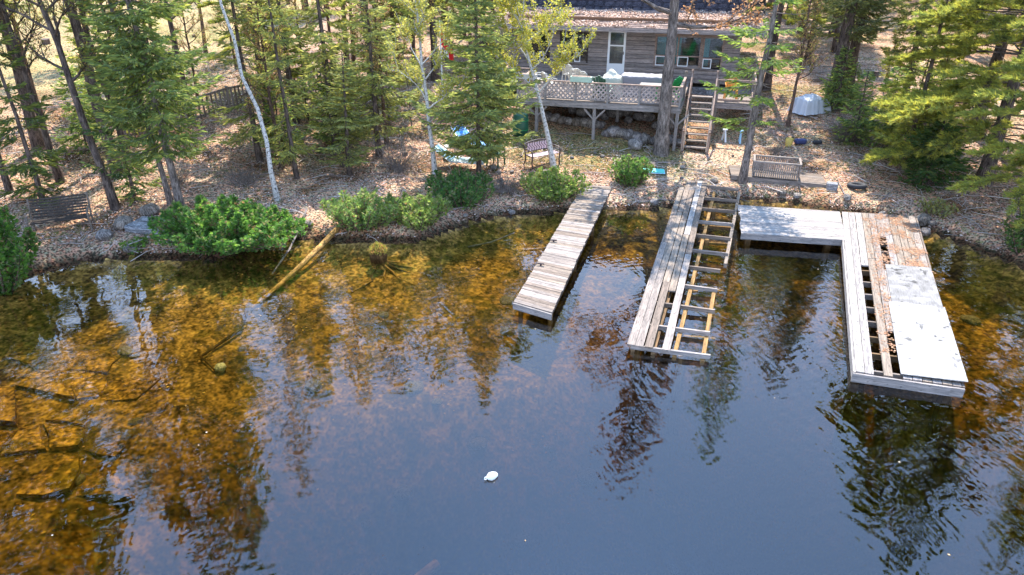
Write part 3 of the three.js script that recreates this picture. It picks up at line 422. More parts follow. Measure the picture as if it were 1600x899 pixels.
function drape(w, d, h, seed, peaks, skirt = 0.06) {     // a cloth laid over things: lumps, hanging sides with folds
  const n = 34, g = new Geo({ uv: true, normal: false }), P = [];
  for (let i = 0; i <= n; i++) for (let j = 0; j <= n; j++) { const u = i / n * 2 - 1, v = j / n * 2 - 1, e = Math.max(Math.abs(u), Math.abs(v)), ang = Math.atan2(v, u); let y = h * (1 - smooth(0.78, 1, e)); for (const [a, b, q, s] of peaks) y += q * Math.exp(-((u - a) ** 2 + (v - b) ** 2) / (s * s)) * (1 - smooth(0.8, 1, e)); y += (0.08 * fbm(u * 3 + seed, v * 3, seed, 3) + 0.07 * (0.5 - Math.abs(fbm(u * 4 + seed, v * 4, seed + 3, 2)) * 3)) * (1 - smooth(0.85, 1, e)) * (peaks.length > 2 ? 1.3 : 0.5); const fold = 1 + 3.2 * skirt * fbm(Math.cos(ang) * 2.2 + seed, Math.sin(ang) * 2.2, seed, 3) * smooth(0.7, 1, e); P.push([u * w / 2 * fold, Math.max(0.02, y), v * d / 2 * fold]); }
  const m = n + 1; for (const p of P) g.v(p, null, [p[0], p[2]]); for (let i = 0; i < n; i++) for (let j = 0; j < n; j++) { const a = i * m + j; g.i.push(a, a + 1, a + m + 1, a, a + m + 1, a + m); }
  const b = g.build(); b.computeVertexNormals(); return b;
}
{
  adirondack('adirondack_chair', 'bright green garden chair behind the deck rail next to the stairs', M.green, deckAt(-0.62, -1.3), -SITE - 2.2);
  adirondack('adirondack_chair', 'dark green garden chair tucked beside the draped cover', M.darkGreen, deckAt(-3.15, -0.75), -SITE + 2.9);
  const T = thing('covered_table', 'long patio table under a grey fitted cover', 'table', deckAt(-1.75, -2.3), -SITE); part(T, 'cover', drape(2.3, 1.25, 0.74, 3, [[-0.3, 0, 0.05, 0.3], [0.4, 0.1, 0.04, 0.3]]), M.tarpGrey); for (const s of [-1, 1]) for (const q of [-1, 1]) part(T, 'leg', new Geo().beam([s * 0.85, 0, q * 0.42], [s * 0.85, 0.66, q * 0.42], 0.06, 0.06, [0, 0, 1]), M.iron);
  const B = thing('covered_grill', 'bulky shape under a pale crumpled cloth beside the covered table', 'cover', deckAt(-2.95, -1.6), -SITE); part(B, 'cloth', drape(0.95, 0.85, 0.72, 8, [[-0.1, -0.2, 0.3, 0.5], [0.3, 0.2, 0.1, 0.3]], 0.1), M.tarpPale); part(B, 'grill_body', new RoundedBoxGeometry(0.55, 0.6, 0.45, 2, 0.04).translate(0, 0.32, 0), M.iron);
  const W = thing('low_table', 'low pale square table against the front lattice', 'table', deckAt(-1.25, -0.55), -SITE); part(W, 'table_top', new Geo().box(-0.42, 0.66, -0.28, 0.42, 0.7, 0.28), M.pale[0]); for (const s of [-1, 1]) for (const q of [-1, 1]) part(W, 'leg', new Geo().box(s * 0.36 - 0.03, 0, q * 0.22 - 0.03, s * 0.36 + 0.03, 0.66, q * 0.22 + 0.03), M.pale[1]);
  const spots = [[-4.05, -1.9, 2.6, 'cream plastic chair left of the pale cloth'], [-4.75, -2.6, 3.4, 'cream plastic chair set in front of the cottage door'], [-5.5, -1.2, 2.2, 'cream plastic chair behind the mint planter'], [-6.1, -2.0, 1.6, 'cream plastic chair at the far left corner of the deck'], [-5.2, -3.6, 3.0, 'cream plastic chair closest to the left cottage windows']];
  for (const [a, b, r, l] of spots) stackChair('plastic_chair', l, M.cream, deckAt(a, b), -SITE + r, 'cream plastic chairs on the deck');
  stackChair('plastic_chair', 'orange plastic chair on the side landing', M.orange, site(1.85, -3.1, 2.205), -SITE + 0.1);
  for (const [a, l, mat] of [[-3.95, 'mint green planter box on the front deck rail', M.mint], [-6.2, 'pale planter box at the left end of the deck rail', M.cream]]) {
    const p = thing('planter_box', l, 'planter', deckAt(a, -0.06, 3.163), -SITE); part(p, 'box', new Geo().slab([[-0.42, 0.2, 0.13], [0.42, 0.2, 0.13], [0.42, 0.2, -0.13], [-0.42, 0.2, -0.13]], 0.2), mat); part(p, 'soil', new Geo().box(-0.38, 0.2, -0.1, 0.38, 0.215, 0.1), M.railWood);
  }
}
// ---------------------------------------------------------------- things on the ground
{ // two sun loungers
  const lounger = (name, label, x, z, turn, cloth, stripe) => {
    const t = thing(name, label, 'lounger', onGround(x, z), turn);
    part(t, 'seat', new Geo().slab([[-0.3, 0.34, 0.95], [0.3, 0.34, 0.95], [0.3, 0.34, -0.3], [-0.3, 0.34, -0.3]], 0.03), cloth); part(t, 'backrest', new Geo().slab([[-0.3, 0.36, -0.32], [0.3, 0.36, -0.32], [0.3, 0.78, -0.95], [-0.3, 0.78, -0.95]], 0.03), cloth);
    for (let k = 0; k < 5; k++) part(t, 'stripe', new Geo().box(-0.27 + k * 0.12, 0.341, -0.28, -0.22 + k * 0.12, 0.346, 0.93), stripe);
    for (const s of [-1, 1]) { part(t, 'side_rail', new Geo().tube([[s * 0.32, 0.32, 1], [s * 0.32, 0.32, -0.3], [s * 0.32, 0.78, -0.98]], 0.022, 6), M.steel); part(t, 'leg', new Geo().tube([[s * 0.32, 0.32, 0.9], [s * 0.34, 0.16, 0.75], [s * 0.32, 0, 0.85]], 0.02, 6), M.steel); part(t, 'leg', new Geo().tube([[s * 0.32, 0.32, -0.2], [s * 0.34, 0.16, -0.35], [s * 0.32, 0, -0.25]], 0.02, 6), M.steel); }
  };
  lounger('sun_lounger', 'bright blue sun lounger with raised back behind the tall spruce', -1.55, -26.5, 0.75, M.blue, M.paleBlue); lounger('sun_lounger', 'pale blue flat sun lounger left of the spruce trunk', -1.9, -24.6, 1.3, M.paleBlue, M.white);
  const s = thing('side_table', 'small square cream side table between the two loungers', 'table', onGround(-2.35, -25.7), 0.3); part(s, 'table_top', new Geo().box(-0.22, 0.4, -0.2, 0.22, 0.44, 0.2), M.cream); for (const a of [-1, 1]) for (const b of [-1, 1]) part(s, 'leg', new Geo().box(a * 0.18 - 0.025, 0, b * 0.16 - 0.025, a * 0.18 + 0.025, 0.4, b * 0.16 + 0.025), M.cream);
  stackChair('plastic_chair', 'dark green chair on the ground right of the spruce trunk', M.darkGreen, onGround(-0.6, -24.95), 2.6);
  const b = thing('garden_bench', 'cast iron garden bench with curved back on the lawn edge', 'bench', onGround(1.15, -25.1), 0.57);
  for (let k = 0; k < 4; k++) part(b, 'seat_slat', new Geo().beam([-0.6, 0.42, -0.16 + k * 0.11], [0.6, 0.42, -0.16 + k * 0.11], 0.08, 0.025), M.rose);
  const arc = (y, r) => [-0.6, -0.35, 0, 0.35, 0.6].map((x) => [x, y + r * (1 - (x / 0.6) ** 2), -0.26 - (y - 0.45) * 0.3]); part(b, 'back_rail', new Geo().tube(arc(0.78, 0.1), 0.025, 6), M.iron); part(b, 'back_rail', new Geo().tube(arc(0.5, 0.02), 0.02, 6), M.iron);
  part(b, 'back_panel', new Geo().slab([[-0.52, 0.53, -0.27], [0.52, 0.53, -0.27], [0.44, 0.8, -0.36], [-0.44, 0.8, -0.36]], 0.02), M.rose);
  for (let k = -4; k <= 4; k++) part(b, 'scroll', new Geo().tube([[k * 0.11, 0.51, -0.255], [k * 0.11 + 0.05, 0.62, -0.29], [k * 0.11 - 0.05, 0.72, -0.32], [k * 0.11, 0.84, -0.36]], 0.012, 5), M.iron);
  for (const q of [-1, 1]) part(b, 'cast_end', new Geo().tube([[q * 0.62, 0, 0.24], [q * 0.62, 0.2, 0.2], [q * 0.62, 0.42, 0.25], [q * 0.62, 0.62, 0.22], [q * 0.62, 0.64, -0.1], [q * 0.62, 0.62, -0.28]], 0.028, 6).tube([[q * 0.62, 0, -0.36], [q * 0.62, 0.22, -0.22], [q * 0.62, 0.44, -0.24], [q * 0.62, 0.84, -0.37]], 0.028, 6).tube([[q * 0.62, 0.42, 0.24], [q * 0.62, 0.42, -0.24]], 0.02, 5), M.iron);
}
{ // slatted bench on the left bank
  const b = thing('slatted_bench', 'old slatted bench with dark slats on the bank at the left', 'bench', onGround(-13.25, -18.8), 0.4);
  for (let k = 0; k < 6; k++) part(b, 'seat_slat', new Geo().beam([-0.72, 0.42 - k * 0.006, 0.24 - k * 0.085], [0.72, 0.42 - k * 0.006, 0.24 - k * 0.085], 0.055, 0.025), M.darkWood); for (let k = 0; k < 7; k++) part(b, 'back_slat', new Geo().beam([-0.72, 0.46 + k * 0.075, -0.25 - k * 0.035], [0.72, 0.46 + k * 0.075, -0.25 - k * 0.035], 0.055, 0.025, [0, 0.4, 0.9]), M.darkWood);
  for (const s of [-1, 1]) part(b, 'iron_end', new Geo().tube([[s * 0.76, 0, 0.3], [s * 0.76, 0.2, 0.2], [s * 0.76, 0.4, 0.28], [s * 0.76, 0.62, 0.24], [s * 0.76, 0.62, -0.26]], 0.028, 6).tube([[s * 0.76, 0, -0.34], [s * 0.76, 0.36, -0.24], [s * 0.76, 0.96, -0.5]], 0.028, 6).tube([[s * 0.76, 0.4, 0.26], [s * 0.76, 0.38, -0.24]], 0.022, 6), M.dock[3]);
}
{ // low platform with the slatted crate
  const C = [[8.0, 0.55, -24.15], [11.1, 0.5, -23.15], [11.3, 0.52, -24.2], [8.2, 0.58, -25.2]];
  const p = thing('low_platform', 'low weathered platform of boards on the shore behind the docks', 'platform'); for (let k = 0; k < 7; k++) part(p, 'plank', new Geo().slab([bil(C, 0, k / 7), bil(C, 1, k / 7), bil(C, 1, (k + 0.93) / 7), bil(C, 0, (k + 0.93) / 7)], 0.05, [rr(0, 2), rr(0, 0.5)]), pick([M.dock[1], M.dock[3], M.deckWood])); part(p, 'front_beam', new Geo().beam(add(bil(C, 0, -0.05), [0, -0.1, 0]), add(bil(C, 1, -0.05), [0, -0.1, 0]), 0.1, 0.18), M.dock[0]); for (const u of [0.08, 0.5, 0.92]) part(p, 'sleeper', new Geo().beam(add(bil(C, u, 0.06), [0, -0.14, 0]), add(bil(C, u, 0.95), [0, -0.14, 0]), 0.14, 0.16), M.under);
  const blk = solo('concrete_block', new RoundedBoxGeometry(0.36, 0.24, 0.3, 2, 0.03).translate(0, 0.12, 0), M.concrete, 'pale concrete block at the end of the low platform', 'block'); blk.position.set(...onGround(11.2, -22.95, -0.02)); blk.rotation.y = -0.3;
  const c = thing('slatted_crate', 'open wooden slatted crate standing on the low platform', 'crate', [9.55, 0.56, -24.02], -0.31);
  const w = 0.78, d = 0.42, h = 0.52; for (let k = 0; k <= 22; k++) { const x = lerp(-w, w, k / 22); for (const s of [-1, 1]) part(c, 'slat', new Geo().box(x - 0.02, 0.02, s * d - 0.012, x + 0.02, h, s * d + 0.012, [rr(0, 2), 0]), pick([M.dock[0], M.dock[2]])); } for (let k = 1; k < 8; k++) { const z = lerp(-d, d, k / 8); for (const s of [-1, 1]) part(c, 'slat', new Geo().box(s * w - 0.012, 0.02, z - 0.02, s * w + 0.012, h, z + 0.02), M.dock[1]); }
  for (const s of [-1, 1]) { part(c, 'top_rail', new Geo().box(-w - 0.03, h, s * d - 0.035, w + 0.03, h + 0.05, s * d + 0.035, [0.3, 0.2]), M.dock[2]); part(c, 'end_rail', new Geo().box(s * w - 0.035, h, -d + 0.036, s * w + 0.035, h + 0.05, d - 0.036, [0.3, 0.2]), M.dock[2]); part(c, 'bottom_rail', new Geo().box(-w, 0, s * d - 0.03, w, 0.02, s * d + 0.03), M.dock[1]); }
  part(c, 'bottom', new Geo().box(-w + 0.02, 0.001, -d + 0.035, w - 0.02, 0.018, d - 0.035), M.dock[3]);
}
{ // small things lying about
  const tb = thing('tarp_bundle', 'white tarp draped over a pile under the trees right of the cottage', 'tarp', onGround(13.15, -30.6), 0.4); part(tb, 'tarp', drape(1.5, 1.1, 0.55, 14, [[-0.3, 0.1, 0.22, 0.6], [0.4, -0.2, 0.12, 0.4], [0.1, 0.4, 0.08, 0.3]], 0.14), M.tarpWhite);
  const ty = solo('old_tyre', new THREE.TorusGeometry(0.24, 0.085, 10, 26).rotateX(Math.PI / 2 - 0.1), M.tyre, 'black tyre lying on the leaves behind the wide dock', 'tyre'); ty.position.set(...onGround(12.1, -23.0, 0.07));
  const tq = thing('paddle_board', 'turquoise board lying by the shrub near the big pine trunk', 'board', onGround(5.15, -24.5, 0.02), -0.15); part(tq, 'deck', new RoundedBoxGeometry(0.95, 0.07, 0.42, 3, 0.03).translate(0, 0.06, 0), M.turquoise); part(tq, 'rim', new RoundedBoxGeometry(1.0, 0.03, 0.47, 2, 0.014).translate(0, 0.035, 0), M.paleBlue);
  for (const [x, z, l, m, e] of [[8.75, -27.95, 'folding trestle with white frame at the foot of the stairs', M.white, 0.2], [9.35, -27.75, 'folding trestle with blue plank right of the other trestle', M.paleBlue, -0.2]]) { const s = thing('trestle', l, 'trestle', onGround(x, z), e); for (const a of [-1, 1]) for (const q of [-1, 1]) part(s, 'leg', new Geo().beam([a * 0.02, 0, q * 0.16], [a * 0.02 * 0.3, 0.48, q * 0.03], 0.035, 0.035, [1, 0, 0]), m); part(s, 'top_bar', new Geo().box(-0.09, 0.47, -0.05, 0.09, 0.52, 0.05), m); }
  const bucket = thing('paint_bucket', 'yellow bucket on the leaves right of the leaning tree', 'bucket', onGround(11.2, -27.3)); part(bucket, 'pail', new THREE.LatheGeometry([[0, 0], [0.13, 0], [0.16, 0.3], [0.145, 0.3], [0.12, 0.02], [0, 0.02]].map((q) => new THREE.Vector2(...q)), 18), M.yellow); part(bucket, 'handle', new THREE.TorusGeometry(0.155, 0.008, 5, 16, Math.PI).translate(0, 0.29, 0), M.iron);
  const bag = solo('sports_bag', new RoundedBoxGeometry(0.46, 0.22, 0.26, 4, 0.09).translate(0, 0.1, 0), M.navy, 'dark blue bag beside the yellow bucket', 'bag'); bag.position.set(...onGround(11.7, -27.4)); const bag2 = solo('sports_bag', new RoundedBoxGeometry(0.36, 0.16, 0.2, 4, 0.07).translate(0, 0.07, 0), M.tyre, 'small black bag farther right than the blue one', 'bag'); bag2.position.set(...onGround(12.35, -27.3));
  const br = thing('water_barrel', 'dark green barrel at the left corner under the deck', 'barrel', onGround(0.35, -28.0)); part(br, 'drum', new THREE.LatheGeometry([[0, 0], [0.28, 0], [0.32, 0.25], [0.33, 0.45], [0.3, 0.85], [0.26, 0.88], [0, 0.88]].map((q) => new THREE.Vector2(...q)), 22), M.darkGreen); for (const y of [0.25, 0.62]) part(br, 'hoop', new THREE.TorusGeometry(0.325, 0.012, 5, 24).rotateX(Math.PI / 2).translate(0, y, 0), M.green);
  // flag with its pole
  const fl = thing('flag_pole', 'white pole with a drooping red and white flag behind the spruce', 'flag', onGround(-3.0, -30.2), 0.2); part(fl, 'pole', new Geo().tube([[0, 0, 0], [0, 3.7, 0]], [0.04, 0.025], 8), M.white);
  const cv = document.createElement('canvas'); cv.width = 256; cv.height = 128; const q = cv.getContext('2d'); q.fillStyle = '#d8101c'; q.fillRect(0, 0, 256, 128); q.fillStyle = '#f4f4f2'; q.fillRect(64, 0, 128, 128); q.fillStyle = '#d8101c'; q.beginPath(); [[0, -50], [10, -30], [20, -35], [15, -8], [29, -22], [33, -14], [49, -17], [43, -2], [50, 3], [26, 23], [29, 32], [2, 28], [3, 52], [-3, 52], [-2, 28], [-29, 32], [-26, 23], [-50, 3], [-43, -2], [-49, -17], [-33, -14], [-29, -22], [-15, -8], [-20, -35], [-10, -30]].forEach(([x, y], i) => (i ? q.lineTo(128 + x, 64 + y) : q.moveTo(128 + x, 64 + y))); q.fill();
  const ft = new THREE.CanvasTexture(cv); ft.colorSpace = THREE.SRGBColorSpace; const fg = new THREE.PlaneGeometry(1.5, 0.85, 40, 16), fp = fg.attributes.position;
  for (let i = 0; i < fp.count; i++) { const u = (fp.getX(i) + 0.75) / 1.5, v = fp.getY(i); fp.setXYZ(i, 0.03 + 0.45 * u + 0.06 * Math.sin(u * 14 + v), 3.2 + v - 1.15 * u * (1 - 0.2 * u), 0.12 * u * Math.sin(u * 17 + v * 2)); } fg.computeVertexNormals(); part(fl, 'flag_cloth', fg, new THREE.MeshStandardMaterial({ map: ft, roughness: 0.8, side: THREE.DoubleSide }));
}
{ // rail fence along the path in the wood on the left
  const pts = [[-14.6, -25.6], [-13.2, -27], [-11.8, -28.9], [-10.4, -30.2], [-9.0, -31.4], [-7.4, -32.2]];
  const t = thing('rail_fence', 'grey picket fence along the path through the trees', 'fence'); for (let k = 0; k < pts.length; k++) { const a = onGround(...pts[k]); part(t, 'post', new Geo().beam(add(a, [0, -0.2, 0]), add(a, [0, 1.05, 0]), 0.1, 0.1, [0, 0, 1]), M.siding[0]); if (k + 1 < pts.length) { const b = onGround(...pts[k + 1]); for (const y of [0.22, 0.95]) part(t, 'rail', new Geo().beam(add(a, [0, y, 0]), add(b, [0, y, 0]), 0.05, 0.09), M.dock[0]); for (let f = 0.08; f < 0.98; f += 0.085) { const q = mix3(a, b, f); part(t, 'picket', new Geo().beam(add(q, [0.03, 0.12, 0.03]), add(q, [0.03, 0.98, 0.03]), 0.07, 0.02, [0, 0, 1]), pick([M.siding[0], M.siding[1], M.dock[3]])); } } }
  const u = thing('rail_fence', 'pale two-rail fence far behind the leaning tree', 'fence'), q = [[16, -46], [19, -45.4], [22, -44.6], [25, -44]]; for (let k = 0; k < q.length; k++) { const a = onGround(...q[k]); part(u, 'post', new Geo().beam(add(a, [0, -0.2, 0]), add(a, [0, 1.1, 0]), 0.12, 0.12, [0, 0, 1]), M.dock[2]); if (k + 1 < q.length) for (const y of [0.45, 0.95]) part(u, 'rail', new Geo().beam(add(a, [0, y, 0]), add(onGround(...q[k + 1]), [0, y, 0]), 0.06, 0.12), M.dock[2]); }
}
// ---------------------------------------------------------------- stones, logs and things in the water
function stone(seed, sx, sy, sz) { const g = new THREE.IcosahedronGeometry(1, 3), p = g.attributes.position; for (let i = 0; i < p.count; i++) { const x = p.getX(i), y = p.getY(i), z = p.getZ(i), k = 1 + 0.45 * fbm(x * 1.1 + seed, y * 1.1, z * 1.1 + seed, 3) + 0.1 * fbm(x * 4 + seed, y * 4, z * 4, 2); p.setXYZ(i, x * k * sx, y * k * sy, z * k * sz); } const uv = g.attributes.uv; for (let i = 0; i < uv.count; i++) uv.setXY(i, p.getX(i) * 0.8 + p.getY(i) * 0.25, p.getZ(i) * 0.8 + p.getY(i) * 0.25); g.deleteAttribute('normal'); g.computeVertexNormals(); return g; }
const stones = Array.from({ length: 7 }, (_, k) => stone(k * 5.7 + 1, 1, 0.75, 0.9));
function rock(name, x, z, s, label, group, mat = pick(M.rock), sink = 0.25, flat = 1) { const m = finish(new THREE.Mesh(pick(stones), mat)); m.name = numbered(name); m.userData = { label, category: 'rock' }; if (group) m.userData.group = group; m.position.set(x, heightAt(x, z) + s * (0.75 * flat - sink), z); m.rotation.set(0, rand() * 6.28, 0); m.scale.set(s * rr(0.9, 1.25), s * rr(0.85, 1.1) * flat, s * rr(0.85, 1.1)); scene.add(m); return m; }
{
  for (let k = 0; k < 19; k++) { const a = -5.9 + k * 0.33 + rr(-0.05, 0.05), b = -1.15 + (k > 8 ? 0.5 : 0) + rr(-0.1, 0.1), p = site(a, b); rock('boulder', p[0], p[2], rr(0.22, 0.32), 'grey boulder in the front row under the deck', 'front row of boulders under the deck'); }
  for (let k = 0; k < 17; k++) { const a = -5.0 + k * 0.28 + rr(-0.1, 0.1), p = site(a, -2.6 + rr(-0.5, 0.4)); rock('boulder', p[0], p[2], rr(0.2, 0.34), 'boulder piled on the slope deep under the deck', 'boulders on the slope under the deck'); }
  rock('boulder', 4.98, -27.1, 0.33, 'large pale round boulder left of the big pine trunk', undefined, M.rock[0]);
  rock('boulder', -11.75, -19.3, 0.3, 'brown boulder between the slatted bench and the grey slab', undefined, M.rock[1]); rock('boulder', -11.9, -18.5, 0.24, 'low pale rock at the water edge below the slab', undefined, M.rock[2]); rock('boulder', -11.3, -20.1, 0.28, 'mossy rock behind the grey slab', undefined, M.rock[1]);
  rock('boulder', 13.05, -20.4, 0.26, 'dark wet rock off the back corner of the wide dock', undefined, M.rock[1]); rock('boulder', 12.95, -19.9, 0.17, 'small tan rock at the back corner of the wide dock', undefined, M.rock[2]);
  for (let k = 0; k < 20; k++) { const x = rr(-13, 14), z = shoreZ(x) - rr(0.05, 0.55); rock('shore_stone', x, z, rr(0.08, 0.2), 'small stone in the line along the water edge', 'stones along the water edge'); }
  const slab = solo('flat_stone', new RoundedBoxGeometry(1.5, 0.22, 0.85, 3, 0.06), M.concrete, 'flat grey stone slab beside the big cedar shrub', 'stone'); slab.position.set(...onGround(-10.75, -19.2, 0.06)); slab.rotation.set(0.04, -0.25, 0);
  for (let k = 0; k < 16; k++) { const x = rr(-1, 9), z = rr(-26.3, -23.6); rock('garden_stone', x, z, rr(0.06, 0.15), 'small stone scattered over the bank before the deck', 'stones on the bank before the deck'); }
  // submerged slabs of rock at the lower left
  { const n = 5, X = (i, j) => [-12.7 + i * 0.85 + j * 0.3 + rr(-0.36, 0.36), -13.9 + j * 0.85 + i * 0.08 + rr(-0.3, 0.3)], P = Array.from({ length: n + 1 }, (_, i) => Array.from({ length: n + 1 }, (_, j) => X(i, j))), slabMats = [[0.72, 0.44, 0.13], [0.62, 0.38, 0.11], [0.8, 0.5, 0.15]].map((c) => std(c, 1, { map: bedMap, bumpMap: roughBump, bumpScale: 0.02 }));
    for (let i = 0; i < n; i++) for (let j = 0; j < n; j++) { if (rand() < 0.3) continue; const q = [P[i][j + 1], P[i + 1][j + 1], P[i + 1][j], P[i][j]], cx = q.reduce((t, p) => t + p[0], 0) / 4, cz = q.reduce((t, p) => t + p[1], 0) / 4, y = heightAt(cx, cz), ring = []; q.forEach((p, k) => { const m = q[(k + 1) % 4]; ring.push(p, [lerp(p[0], m[0], 0.5) + rr(-0.09, 0.09), lerp(p[1], m[1], 0.5) + rr(-0.09, 0.09)]); });
      const tx = rr(-0.03, 0.03), tz = rr(-0.03, 0.03), up = rr(0.025, 0.06), top = ring.map((p) => { const k = rr(0.86, 1.0), x = cx + (p[0] - cx) * k, z = cz + (p[1] - cz) * k; return [x, Math.min(-0.06, y + up + (x - cx) * tx + (z - cz) * tz), z]; }), g = new Geo(), c0 = [cx, Math.min(-0.05, y + up + 0.02), cz];
      top.forEach((p, k) => { const m = top[(k + 1) % 8], dn = (v) => [cx + (v[0] - cx) * 1.04, y - 0.3, cz + (v[2] - cz) * 1.04], nn = [0, 1, 0], a0 = g.v(c0, nn, [cx, cz]); g.v(p, nn, [p[0], p[2]]); g.v(m, nn, [m[0], m[2]]); g.i.push(a0, a0 + 1, a0 + 2); g.quad(dn(p), dn(m), m, p, [[p[0], 0], [m[0], 0], [m[0], 0.4], [p[0], 0.4]]); });
      solo('sunken_rock', g, pick(slabMats), 'flat cracked amber rock slab under the shallow water at the lower left', 'rock', 'sunken rock slabs at the lower left'); } }
  for (let k = 0; k < 34; k++) { const x = rr(-12, 12), z = rr(-18, -8); if (shoreZ(x) - z < -1.2) rock('lakebed_stone', x, z, rr(0.08, 0.26), 'stone lying on the lake bed', 'stones on the lake bed', pick([M.rock[1], M.rock[2]]), 0.4, 0.6); }
  const log = (name, pts, r, mat, label, sides = 8) => solo(name, new Geo().tube(pts, r, sides), mat, label, 'log');
  const bed = (x, z, dy) => [x, heightAt(x, z) + dy, z];
  log('fallen_log', [[-5.35, 0.26, -19.5], [-5.62, 0.08, -18.7], [-5.95, -0.1, -17.7], [-6.3, -0.25, -16.7], [-6.75, -0.42, -15.6]], [0.085, 0.085, 0.08, 0.07, 0.05], M.wetWood, 'mossy fallen log sliding from the bank into the water');
  log('leaning_pole', [[-6.55, 0.5, -20.6], [-6.5, 0.3, -19.6], [-6.55, 0.02, -18.5], [-6.7, -0.2, -17.2]], [0.035, 0.033, 0.03, 0.025], M.twig, 'thin grey pole leaning from the bank into the water', 6);
  log('sunken_log', [[-2.8, -1.9, -6.9], [-2.0, -1.75, -7.8], [-1.3, -1.65, -8.5]], [0.13, 0.12, 0.1], M.wetWood, 'faint sunken log at the lower middle');
  log('sunken_branch', [bed(-6.8, -15.4, 0.12), bed(-6.7, -14.6, 0.1), bed(-7.2, -13.4, 0.08), bed(-6.7, -12.9, 0.06)], [0.05, 0.045, 0.03, 0.02], M.darkWet, 'long sunken branch continuing from the fallen log', 6);
  const st = thing('tree_stump', 'rotten stump with spreading roots standing in the shallow water', 'stump', [-3.85, -0.38, -18.0]); part(st, 'stump', stone(31, 0.24, 0.46, 0.22).translate(0, 0.26, 0), M.darkWet);
  const top = new Geo({ uv: false, normal: false, color: true }); for (let k = 0; k < 900; k++) { const a = rand() * 6.28, q = rand() ** 0.6 * 0.26, c = rand(); top.blade([Math.cos(a) * q, 0.55 + 0.18 * (1 - q / 0.24) + rr(-0.05, 0.05), Math.sin(a) * q], norm([rr(-1, 1), 1.4, rr(-1, 1)]), norm([rr(-1, 1), 0, rr(-1, 1)]), rr(0.05, 0.12), 0.03, c < 0.6 ? [0.32, 0.3, 0.05] : [0.5, 0.28, 0.08]); } part(st, 'moss', top, M.leaf);
  for (let k = 0; k < 13; k++) { const a = 0.4 + k / 13 * 6.28 + rr(-0.2, 0.2), L = rr(0.7, 1.9), pts = []; for (let j = 0; j <= 5; j++) { const f = j / 5; pts.push([Math.cos(a + f * rr(-0.2, 0.2)) * L * f, 0.3 - 0.36 * Math.sqrt(f) + rr(-0.02, 0.02), Math.sin(a + f * 0.1) * L * f * 0.8]); } part(st, 'root', new Geo().tube(pts, pts.map((_, j) => 0.05 * (1 - j / 6.5)), 5), k % 3 ? M.wetWood : M.darkWet); }
  const buoy = thing('white_float', 'small white float drifting on the open water', 'float', [-0.33, 0.0, -8.84], 0.5); part(buoy, 'hull', new THREE.LatheGeometry([[0.001, -0.13], [0.05, -0.1], [0.085, -0.02], [0.09, 0.05], [0.05, 0.11], [0.001, 0.14]].map((p) => new THREE.Vector2(p[0] * 0.8, p[1] * 0.8)), 18).rotateZ(Math.PI / 2).translate(0, 0.03, 0), M.white); part(buoy, 'ring', new THREE.TorusGeometry(0.025, 0.008, 6, 14).translate(-0.125, 0.03, 0), M.white);
  rock('pale_stone', -6.6, -13.0, 0.13, 'single pale yellowish stone on the amber lake bed', undefined, std([0.75, 0.7, 0.5], 0.9, { map: roughTex }), 0.1);
}
// ---------------------------------------------------------------- trees and shrubs
const tint = (c, r, k = 0.3) => { const f = 1 + (r() - 0.5) * 2 * k, h = (r() - 0.5) * 0.25; return [c[0] * f * (1 + h), c[1] * f, c[2] * f * (1 - h)]; };
const dirOf = (az, el) => [Math.cos(az) * Math.cos(el), Math.sin(el), Math.sin(az) * Math.cos(el)];
const around = (d, r) => { const q = norm([r() - 0.5, r() - 0.5, r() - 0.5]); return norm(cross(d, q)); };
const leafGeo = () => new Geo({ uv: false, normal: false, color: true });
function stemOf(wood, h, r0, r, bend = 0.03, lean = [0, 0], sides = 9, tip = 0.02) {
  const pts = [], rad = [], n = Math.max(6, Math.round(h)); let x = 0, z = 0;
  for (let k = 0; k <= n; k++) { const f = k / n; pts.push([lean[0] * f * h + x, h * f - (k ? 0 : 0.25), lean[1] * f * h + z]); rad.push(lerp(r0 * (k === 0 ? 1.35 : k === 1 ? 1.02 : 1), tip, Math.pow(f, 0.9))); x += rr(-bend, bend, r); z += rr(-bend, bend, r); }
  wood.tube(pts, rad, sides);
  return (y) => { const f = clamp01(y / h) * n, k = Math.min(n - 1, Math.floor(f)); return mix3(pts[k], pts[k + 1], f - k); };
}
